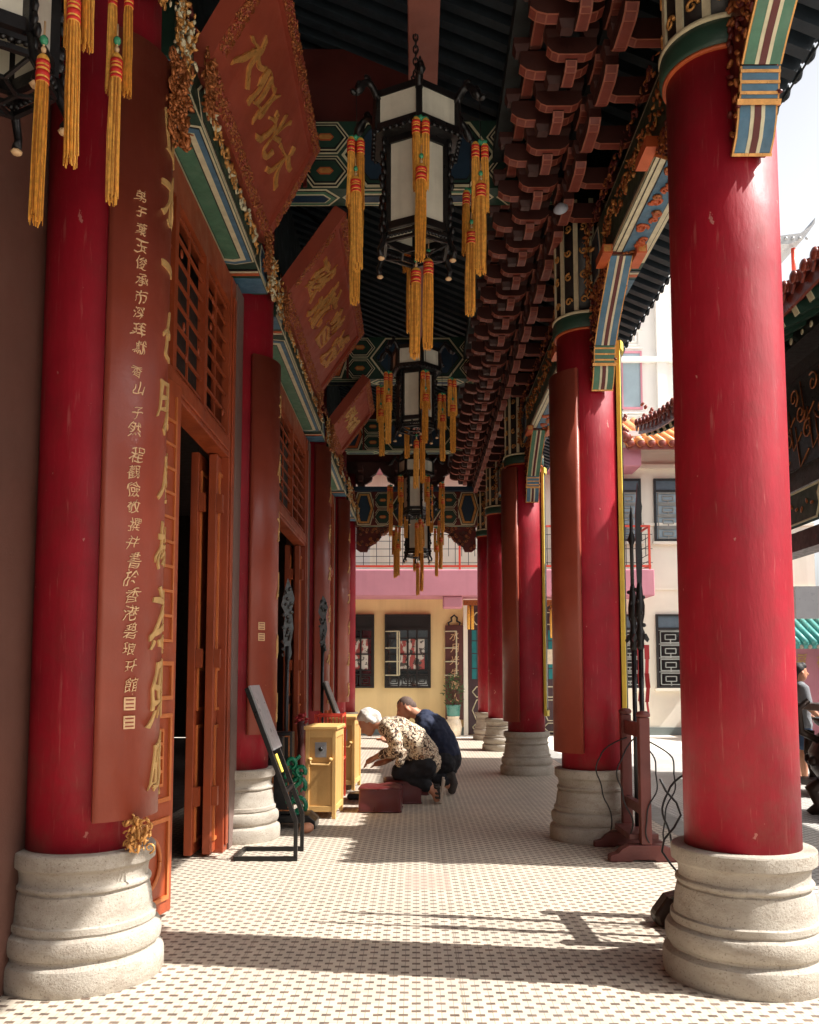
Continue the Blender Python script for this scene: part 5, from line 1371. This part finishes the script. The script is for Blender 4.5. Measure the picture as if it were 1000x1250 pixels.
# visitor behind the near column
pv = thing('person', 'dark haired visitor in a grey top and denim shorts standing beyond the nearest column', 'person', (4.87, 11.35, -.12)); X, Y = 4.87, 11.35
skin = [[(X, Y, 1.1, .06), (X+.01, Y, 1.2, .05), (X+.02, Y, 1.26, .075)], [(X+.02, Y, 1.3, .085), (X+.04, Y-.02, 1.23, .06)], [(X+.1, Y-.03, 1.27, .016), (X+.115, Y-.03, 1.255, .014)], [(X+.02, Y-.085, 1.27, .018)],
        [(X, Y, 1.0, .14), (X, Y, .7, .12), (X, Y, .6, .14)], [(X, Y-.16, 1.05, .045), (X+.03, Y-.2, .85, .04), (X+.14, Y-.2, .74, .032)], [(X, Y+.16, 1.05, .045), (X+.03, Y+.2, .85, .04), (X+.14, Y+.2, .74, .032)]]
for s in (-1, 1): skin += [[(X, Y+s*.08, .6, .08), (X+.01, Y+s*.09, .33, .055), (X-.01, Y+s*.09, .22, .055), (X, Y+s*.09, -.06, .035), (X+.1, Y+s*.09, -.09, .028)]]
skin += hand(X+.15, Y-.2, .74, .9, -.3)+hand(X+.15, Y+.2, .74, .9, -.3)
solid('body', skin, 'skin', pv, .011, 2)
solid('hair', [[(X-.0, Y, 1.32, .09)], [(X-.05, Y, 1.27, .07), (X-.06, Y, 1.2, .05)], [(X-.1, Y, 1.33, .045)], [(X+.05, Y-.02, 1.36, .05)]], 'hairdark', pv, .011, 1)
solid('top', [[(X, Y, 1.09, .09, 1.6), (X, Y, .95, .13, 1.35), (X, Y, .72, .13, 1.3), (X, Y, .62, .145, 1.3)], [(X, Y-.15, 1.07, .07), (X+.02, Y-.2, .9, .06)], [(X, Y+.15, 1.07, .07), (X+.02, Y+.2, .9, .06)]], 'greycloth', pv, .014, 2)
solid('shorts', [[(X, Y, .63, .14, 1.3), (X, Y, .55, .14, 1.3)]]+[[(X, Y+s*.085, .55, .1), (X+.01, Y+s*.09, .38, .09)] for s in (-1, 1)], 'denim', pv, .014, 2)
for s in (-1, 1): solid('shoe', [[(X-.03, Y+s*.09, -.075, .042), (X+.12, Y+s*.09, -.085, .034)]], 'sandal', pv, .01, 1)

# ------------------------------------------------------------------ courtyard building at the far end
B = thing('courtyard_building', 'cream courtyard building with pink balconies, tan ground floor and dark fretwork windows', 'building', (2, 21, -.16))
mb = MB(); mb.box(-9, 9.5, 21.0, 23, 3.3, 6.7); mb.box(3.6, 9.5, 21.003, 23, -.16, 3.3); mb.build('upper_wall', 'cwall', B)
mb = MB(); mb.box(-9, 3.6, 21.002, 23, -.16, 3.3); mb.build('ground_wall', 'twall', B)
mb = MB(); mb.box(-9, 1.18, 20.95, 21.0, -.16, .02); mb.box(3.5, 9.5, 20.95, 21.0, -.16, .02); mb.build('skirting', 'skirt', B)
for z0, z1, d in ((4.80, 4.87, .05), (6.18, 6.28, .09), (3.26, 3.32, .04)):
    mb = MB(); mb.box(5.45 if z0 < 6 else 5.3, 9.5, 21-d, 21.0, z0, z1); mb.build('cornice', 'cwall', B)
mb = MB(); mb.box(-9, 5.42, 20.02, 20.998, 3.04, 3.64); mb.build('balcony_slab', 'pink', B, bevel=.02)
mb = MB(); mb.box(-8.98, 5.38, 20.06, 20.997, 3.641, 3.66); mb.build('balcony_bounce_slab', 'concrete', B)  # unseen pale slab added so the wall gets neutral bounce instead of pink
for x in (.62, -2.6): mb = MB(); mb.box(x, x+.44, 20.05, 20.5, 2.77, 3.04); mb.build('balcony_corbel', 'pink', B, bevel=.03)
mb = MB(); mb.box(-9, 5.2, 20.1, 20.998, 6.05, 6.48); mb.build('balcony_slab', 'pink', B, bevel=.02)
pf = MB(); pf.box(-9, 5.2, 20.12, 20.2, 6.76, 6.88); pf.box(-9, 5.2, 20.12, 20.2, 6.48, 6.54); x = -3
while x < 5.2:
    pf.bar((x, 20.16, 6.54), (x+.12, 20.16, 6.76), .05, .05); pf.bar((x+.12, 20.16, 6.54), (x, 20.16, 6.76), .05, .05); x += .15
pf.build('parapet', 'wintower', B)
# balcony railing of thin black fretwork with red posts
rl = MB(); 
for z in (3.70, 4.62): rl.box(-4, 5.36, 20.06, 20.1, z, z+.045)
for x in (-3.9, -1.6, 1.0, 3.2, 5.33): rl.box(x-.022, x+.022, 20.055, 20.105, 3.64, 4.66)
for z in (3.7, 4.62): rl.box(5.318, 5.358, 20.11, 20.98, z, z+.04)
rl.build('railing', 'redmetal', B)
fr = MB(); x = -3.6
while x < 5.2:
    zs = [3.8, 3.95, 4.12, 4.3, 4.45]
    fr.box(x-.007, x+.007, 20.07, 20.085, 3.745, 4.62)
    if int(x*10) % 3 == 0:
        for z in zs: fr.box(x, x+.3, 20.07, 20.085, z-.006, z+.006)
    else:
        for z in zs[::2]: fr.box(x, x+.3, 20.071, 20.086, z-.006, z+.006)
        fr.box(x+.14, x+.153, 20.07, 20.085, 3.95, 4.45)
    x += .3
for z in (3.85, 4.0, 4.2, 4.4): fr.box(5.33, 5.345, 20.11, 20.98, z-.006, z+.006)
fr.build('railing_fretwork', 'winframe', B)
# upper storey door glimpsed behind the balcony
mb = MB(); mb.box(-2.0, -1.1, 20.96, 20.998, 3.65, 5.6); mb.box(1.9, 2.8, 20.96, 20.998, 3.65, 5.6); mb.build('shutter', 'wintower', B)
def window(x0, x1, z0, z1, kind):
    f = MB(); y = 20.93
    for a, b_, c, d in ((x0, x1, z0, z0+.05), (x0, x1, z1-.05, z1), (x0, x0+.05, z0+.05, z1-.05), (x1-.05, x1, z0+.05, z1-.05)): f.box(a, b_, y, 20.999, c, d)
    zt = z1-(z1-z0)*.2; f.box(x0+.05, x1-.05, y+.005, 20.99, zt-.03, zt+.03)
    w = f.build('window', 'winframe', B)
    m = MB(); m.box(x0+.05, x1-.05, y+.03, 20.985, zt+.03, z1-.05); m.build('transom_panel', 'lintel' if kind else 'winframe', w)
    m = MB(); m.box(x0+.05, x1-.05, y+.04, 20.98, z0+.05, zt-.03); m.build('pane', 'glass' if not kind else 'glassblue' if z0 > 4 else 'glass', w)
    g = MB(); W = x1-x0-.1; a0 = x0+.05
    if kind == 0:
        for q in (.0, .28, .5, .72, 1): g.box(a0+W*q-.02, a0+W*q+.02, y+.01, y+.035, z0+.05, zt-.03)
        for z in (z0+.32, z0+.42, (z0+zt)/2+.1, zt-.22): g.box(a0, a0+W, y+.012, y+.036, z-.015, z+.015)
        for i in range(3):
            c = a0+W*(i+.5)/3
            for dx, dz in ((.13, .1), (.07, .05)):
                for sx in (-1, 1): g.box(c+sx*dx-.012, c+sx*dx+.012, y+.008, y+.03, z0+.18-dz, z0+.18+dz)
                for sz in (-1, 1): g.box(c-dx, c+dx, y+.006, y+.031, z0+.18+sz*dz-.012, z0+.18+sz*dz+.012)
        g.build('grille', 'winframe', w)
        for q0, q1, r0, r1, mt in ((.52, .9, .3, .84, 'reflection_panel'), (.3, .48, .32, .8, 'reflection_panel')):
            c_ = MB(); c_.box(a0+W*q0, a0+W*q1, y+.037, y+.0395, z0+(zt-z0)*r0, z0+(zt-z0)*r1); c_.build('reflection_panel', mt, w)  # thin panels carrying the painted reflections of the pane
        h = MB()   # opened white casements
        for c, s in ((x0+.02, 1), (x1-.02+.34, 1)):
            for z in (z0+.3, z0+.62, z0+.94, zt-.06): h.bar((c, y-.03, z), (c+.28*s, y-.14, z), .025, .025)
            h.bar((c+.28*s, y-.14, z0+.3), (c+.28*s, y-.14, zt-.06), .03, .03)
        h.build('casement', 'cream', w)
    else:
        n = 4
        for i in range(n):
            c = a0+W/2; cz = z0+.05+(zt-z0-.08)*(i+.5)/n; hh = (zt-z0-.08)/n/2
            for dx, dz in ((W*.42, hh*.8), (W*.22, hh*.35)):
                for sx in (-1, 1): g.box(c+sx*dx-.012, c+sx*dx+.012, y+.01, y+.03, cz-dz, cz+dz)
                for sz in (-1, 1): g.box(c-dx, c+dx, y+.008, y+.031, cz+sz*dz-.012, cz+sz*dz+.012)
            g.box(a0, a0+W, y+.006, y+.032, cz+hh-.012, cz+hh+.012); g.box(c-.012, c+.012, y+.007, y+.03, cz-hh, cz-hh*.35)
        g.build('grille', 'fret', w)
        m = MB(); m.box(x0-.05, x1+.05, 20.9, 20.999, z0-.07, z0-.002); m.build('sill', 'cwall', w)
window(-.74, .35, .94, 2.68, 0); window(-2.05, -.99, .94, 2.68, 0)
for x0, x1, z0, z1 in ((4.72, 5.36, .94, 2.68), (5.68, 6.34, .94, 2.68), (4.75, 5.39, 4.42, 5.94), (5.7, 6.36, 4.42, 5.94), (7.4, 8.06, .94, 2.68), (7.4, 8.06, 4.42, 5.94)): window(x0, x1, z0, z1, 1)
# doors
mb = MB()
for a, b_, c, d in ((1.12, 1.22, -.16, 3.04), (3.46, 3.56, -.16, 3.04), (1.22, 3.46, 2.9, 3.04)): mb.box(a, b_, 20.9, 21.0, c, d)
mb.build('door_frame', 'cwall', B)
for k in range(4):
    x0 = 1.23+k*.557; x1 = x0+.55
    mb = MB(); mb.box(x0, x1, 20.95, 20.99, -.14, 2.89); d = mb.build('door', 'doorplum', B)
    mb = MB(); mb.box(x0+.09, x1-.09, 20.944, 20.952, 1.15, 2.3); mb.build('glass_panel', 'teal', d)
    mb = MB()
    for q in (.33, .66): mb.box(x0+.09+(x1-x0-.18)*q-.01, x0+.09+(x1-x0-.18)*q+.01, 20.938, 20.946, 1.15, 2.3)
    for z in (1.4, 1.75, 2.05): mb.box(x0+.09, x1-.09, 20.937, 20.946, z-.01, z+.01)
    mb.build('glazing_bar', 'doorplum', d)
    mb = MB()
    for cz, hh in ((.85, .12), (.42, .24), (.02, .1), (2.58, .14)):
        q = [V(((x0+x1)/2+a, 20.945, cz+b_)) for a, b_ in [(-.18, 0), (-.08, -hh), (.08, -hh), (.18, 0), (.08, hh), (-.08, hh), (-.18, 0)]]; mb.tube(q, .014, 6)
    mb.build('hexagon_moulding', 'cream', d)
mb = MB(); mb.box(2.97, 3.25, 20.93, 20.943, 1.5, 1.85); mb.build('notice', 'ceramic', B)
# orange tile roof above the right wing
rf = MB(); x = 4.9; 
rf.add([(x, y, z) for x in (4.85, 9.6) for y, z in ((19.9, 6.5), (22.5, 7.75), (22.5, 7.65), (19.9, 6.38))], [(0, 1, 2, 3), (7, 6, 5, 4), (0, 4, 5, 1), (1, 5, 6, 2), (2, 6, 7, 3), (3, 7, 4, 0)], 1)
while x < 9.6:
    rf.tube([(x, 19.85, 6.52), (x, 21.2, 7.16), (x, 22.5, 7.8)], .1, 8, 0); rf.blob((x, 19.84, 6.52), (.1, .03, .1), None, 1); x += .24
rf.tube([(4.8, 19.8, 6.62), (4.8, 21, 7.15), (4.82, 22.5, 7.9)], .12, 8, 1)
roof = rf.build('roof', ['tileorange', 'tilered'], B)
mb = MB()
for c in ((4.75, 20.1, 6.95), (5.5, 20.6, 7.25)):
    for k in range(9): mb.blob((c[0]+.12*math.sin(k*1.4), c[1], c[2]+.07*k-.15), (.07-.004*k, .06, .06), (k, k*.5, 0), 0, 8, 6)
mb.build('roof_beast', 'tilered', roof)
# things in front of the building
t = thing('couplet_sign', 'narrow brown vertical sign with pale characters hung on the far tan wall beside the door', 'sign', (.91, 20.95, .2))
mb = MB(); mb.box(.69, 1.12, 20.92, 20.99, .2, 2.42); mb.build('panel', 'signbrown', t, bevel=.01)
mb = MB(); q = [V((.905+a, 20.94, 2.42+b_)) for a, b_ in ((-.12, 0), (-.14, .06), (-.06, .1), (-.07, .18), (0, .24), (.07, .18), (.06, .1), (.14, .06), (.12, 0))]; mb.tube(q, .022, 6)
mb.build('cloud_crest', 'winframe', t)
mb = MB()
for i, ch in enumerate('水月光生善人上'): write(mb, ch, .23, lambda x, y, z, i=i: V((.915+x, 20.921-z, 2.17-i*.29+y)), .006, 0, .03)
mb.build('character', 'palegold', t)
t = thing('plant_stool', 'pale glazed ceramic stool carrying the potted plant by the far wall', 'stool', (.86, 20.55, -.16))
mb = MB(); mb.lathe([(.15, 0), (.17, .03), (.2, .2), (.17, .36), (.13, .41), (.15, .44), (.15, .46), (0, .46)], (.86, 20.55, -.16), 24); mb.build('body', 'ceramic', t)
t = thing('potted_plant', 'leafy shrub in a teal glazed pot on a ceramic stool', 'plant', (.86, 20.55, .3))
mb = MB(); mb.lathe([(.13, 0), (.15, .02), (.16, .22), (.18, .23), (.18, .26), (.15, .26), (.14, .2), (0, .2)], (.86, 20.55, .301), 20); mb.build('pot', 'tealpot', t)
mb = MB()
for k in range(7): mb.tube([(.86, 20.55, .5), (.86+.05*math.sin(k), 20.55+.05*math.cos(k), .7), (.86+.14*math.sin(k*2.1), 20.55+.12*math.cos(k*2.1), .95+.04*(k % 4))], .008, 5)
mb.build('stem', 'darkwood', t)
mb = MB()
for k in range(260):
    a = random.uniform(0, 2*PI); z = random.uniform(.58, 1.28); r = .26*math.sqrt(random.random())*(1-.45*abs(z-.85)/.45)
    p = V((.86+r*math.cos(a), 20.55+r*math.sin(a), z)); R = Euler((random.uniform(-1.2, 1.2), random.uniform(-1.2, 1.2), a)).to_matrix()
    q = [R @ V(v) for v in ((0, -.016, 0), (.035, -.012, .004), (.07, 0, -.008), (.035, .012, .004), (0, .01, 0))]; mb.add([p+v for v in q], [(0, 1, 2, 3, 4)])
mb.build('foliage', 'leaf', t)
t = thing('door_tassel', 'golden tassel banner hanging in the far doorway', 'tassel', (1.26, 20.5, 2.3))
mb = MB(); mb.box(1.1, 1.5, 20.45, 20.56, 2.86, 2.98); mb.build('bracket', 'golddark', t)
for x in (1.22, 1.31): mb = MB(); mb.lathe([(0, 2.3), (.035, 2.3), (.04, 2.6), (.03, 2.85), (0, 2.86)], (x, 20.5, 0), 10); mb.build('tassel', 'tassel', t)
t = thing('door_tassel', 'golden tassel banner glimpsed in the gap between the second and third right columns', 'tassel', (3.2, 20.5, 2.3))
mb = MB(); mb.box(2.95, 3.4, 20.45, 20.56, 2.86, 2.98)
for k in range(9): mb.blob((3.0+k*.045, 20.44, 2.8+.06*math.sin(k*2)), (.035, .02, .04), (k, k, 0))
mb.build('bracket', 'golddark', t); mb = MB(); mb.lathe([(0, 2.1), (.03, 2.1), (.04, 2.5), (.03, 2.85), (0, 2.86)], (3.14, 20.5, 0), 10); mb.build('tassel', 'tassel', t)

# white tower and the little upturned roof on the skyline
T = thing('white_tower', 'tall pale apartment tower rising behind the tiled roofs', 'building', (8, 32, -.16))
mb = MB(); mb.box(3.4, 12.6, 32, 40, -.16, 21); mb.build('wall', 'wintower', T)
for x0 in (3.9, 6.95, 9.9):
    for fl in range(5):
        z = 4.6+fl*3.2
        f = MB(); 
        for a, b_ in ((x0, x0+.06), (x0+.62, x0+.7), (x0+1.35, x0+1.41)): f.box(a, b_, 31.93, 31.999, z, z+2.2)
        f.box(x0+.06, x0+1.35, 31.935, 31.995, z+2.12, z+2.2); f.box(x0+.06, x0+1.35, 31.935, 31.995, z, z+.08)
        w = f.build('window', 'pink', T)
        mb = MB(); mb.box(x0+.06, x0+1.35, 31.97, 31.998, z+.08, z+2.12); mb.build('pane', 'glassblue', w)
        s_ = MB(); zz = z-.9; s_.box(x0-.05, x0+1.46, 31.94, 31.999, zz, zz+.06); s_.box(x0-.05, x0+1.46, 31.94, 31.999, zz+.74, zz+.8)
        for i in range(2):
            c = x0+.36+i*.7
            for d in (.26, .14):
                for sx in (-1, 1): s_.box(c+sx*d-.025, c+sx*d+.025, 31.95, 31.999, zz+.4-d, zz+.4+d)
                for sz in (-1, 1): s_.box(c-d, c+d, 31.952, 31.999, zz+.4+sz*d-.025, zz+.4+sz*d+.025)
        s_.build('spandrel', 'wintower', w)
mb = MB()
for x in (5.9, 8.9, 11.9): mb.box(x, x+.35, 31.85, 31.999, 0, 20.5)
mb.build('pilaster', 'wintower', T)
mb = MB(); mb.box(3.2, 12.8, 31.7, 40.2, 21, 21.5); mb.box(3.3, 12.7, 31.8, 31.999, 12.75, 12.95); mb.build('cornice', 'wintower', T)
P2 = thing('skyline_pavilion', 'small white rooftop pavilion with an upturned tiled roof and one red post on the skyline', 'pavilion', (18, 46, -.16))
mb = MB(); mb.box(14, 19.3, 45.5, 50, -.16, 23.6); mb.build('wall', 'wintower', P2)
mb = MB(); mb.box(14, 20.3, 45, 50, 20.8, 21.4); mb.build('terrace', 'wintower', P2)
mb = MB(); mb.lathe([(.12, 21.4), (.12, 23.7)], (19.95, 45.2, 0), 12); mb.build('post', 'redmetal', P2)
mb = MB(); prof = [(14, 24.6), (17, 24.3), (19, 24.1), (20.1, 24.25), (20.7, 24.7), (20.9, 25.1), (20.85, 24.75), (20.3, 24.0), (19.5, 23.65), (14, 23.6)]
mb.prism(prof, (0, 44.6, 0), (1, 0, 0), (0, 0, 1), (0, 1, 0), 0, 5.5)
for i in range(16): mb.blob((15+i*.36, 44.58, 23.95-.0*i), (.1, .06, .1))
mb.build('roof', 'grey', P2)

# teal tiled kiosk at the right edge
K = thing('tiled_kiosk', 'small pink walled kiosk with turquoise tiled roof beyond the pavilion at the right edge', 'kiosk', (9, 19.5, -.16))
mb = MB(); mb.box(7.6, 12, 19.3, 21, -.16, 1.95); mb.build('wall', 'pink', K)
rf = MB(); rf.add([(x, y, z) for x in (7.3, 12.2) for y, z in ((18.8, 1.9), (19.9, 2.5), (19.9, 2.4), (18.8, 1.8))], [(0, 1, 2, 3), (7, 6, 5, 4), (0, 4, 5, 1), (1, 5, 6, 2), (2, 6, 7, 3), (3, 7, 4, 0)], 0)
x = 7.35
while x < 12: rf.tube([(x, 18.78, 1.93), (x, 19.3, 2.2), (x, 19.9, 2.52)], .06, 8, 0); rf.tube([(x, 19.9, 2.5), (x, 19.9, 2.75)], .05, 6, 1); rf.blob((x+.09, 18.79, 1.84), (.05, .02, .05), None, 2); x += .18
rf.build('roof', ['tileteal', 'tileorange', 'stone'], K)
mb = MB()
for i, ch in enumerate('福德祠'): write(mb, ch, .34, lambda x, y, z, i=i: V((8.3+i*.55+x, 19.298-z, 1.55+y)), .01)
mb.build('character', 'goldchar', K)
mb = MB(); mb.box(7.3, 9.5, 17.0, 17.1, 2.33, 2.95); tag(mb.build('grey_signboard', 'grey'), 'plain dark grey board above the turquoise kiosk roof', 'board')
for x in (7.8, 9.2):
    pass

# hall across the courtyard, outside the picture to the right: added to close the yard and cut its sky light
O = thing('unseen_hall', 'unseen red walled hall added across the courtyard to cut sky light', 'building', (15, 5, -.16))
mb = MB(); mb.box(14, 20, -16, 18, -.16, 5.2); mb.build('wall', 'wallbrown', O)
mb = MB(); mb.add([(x, y, z) for y in (-17, 19) for x, z in ((12.6, 5.0), (17, 7.6), (21.4, 5.0), (21.4, 4.85), (12.6, 4.85))], [(0, 1, 2, 3, 4), (9, 8, 7, 6, 5), (0, 5, 6, 1), (1, 6, 7, 2), (2, 7, 8, 3), (3, 8, 9, 4), (4, 9, 5, 0)]); mb.build('roof', 'tilered', O)
for k in range(8):
    mb = MB(); mb.lathe([(.25, -.16), (.25, 4.9)], (13.2, -15+k*4.4, 0), 20); mb.build('column', 'red', O)
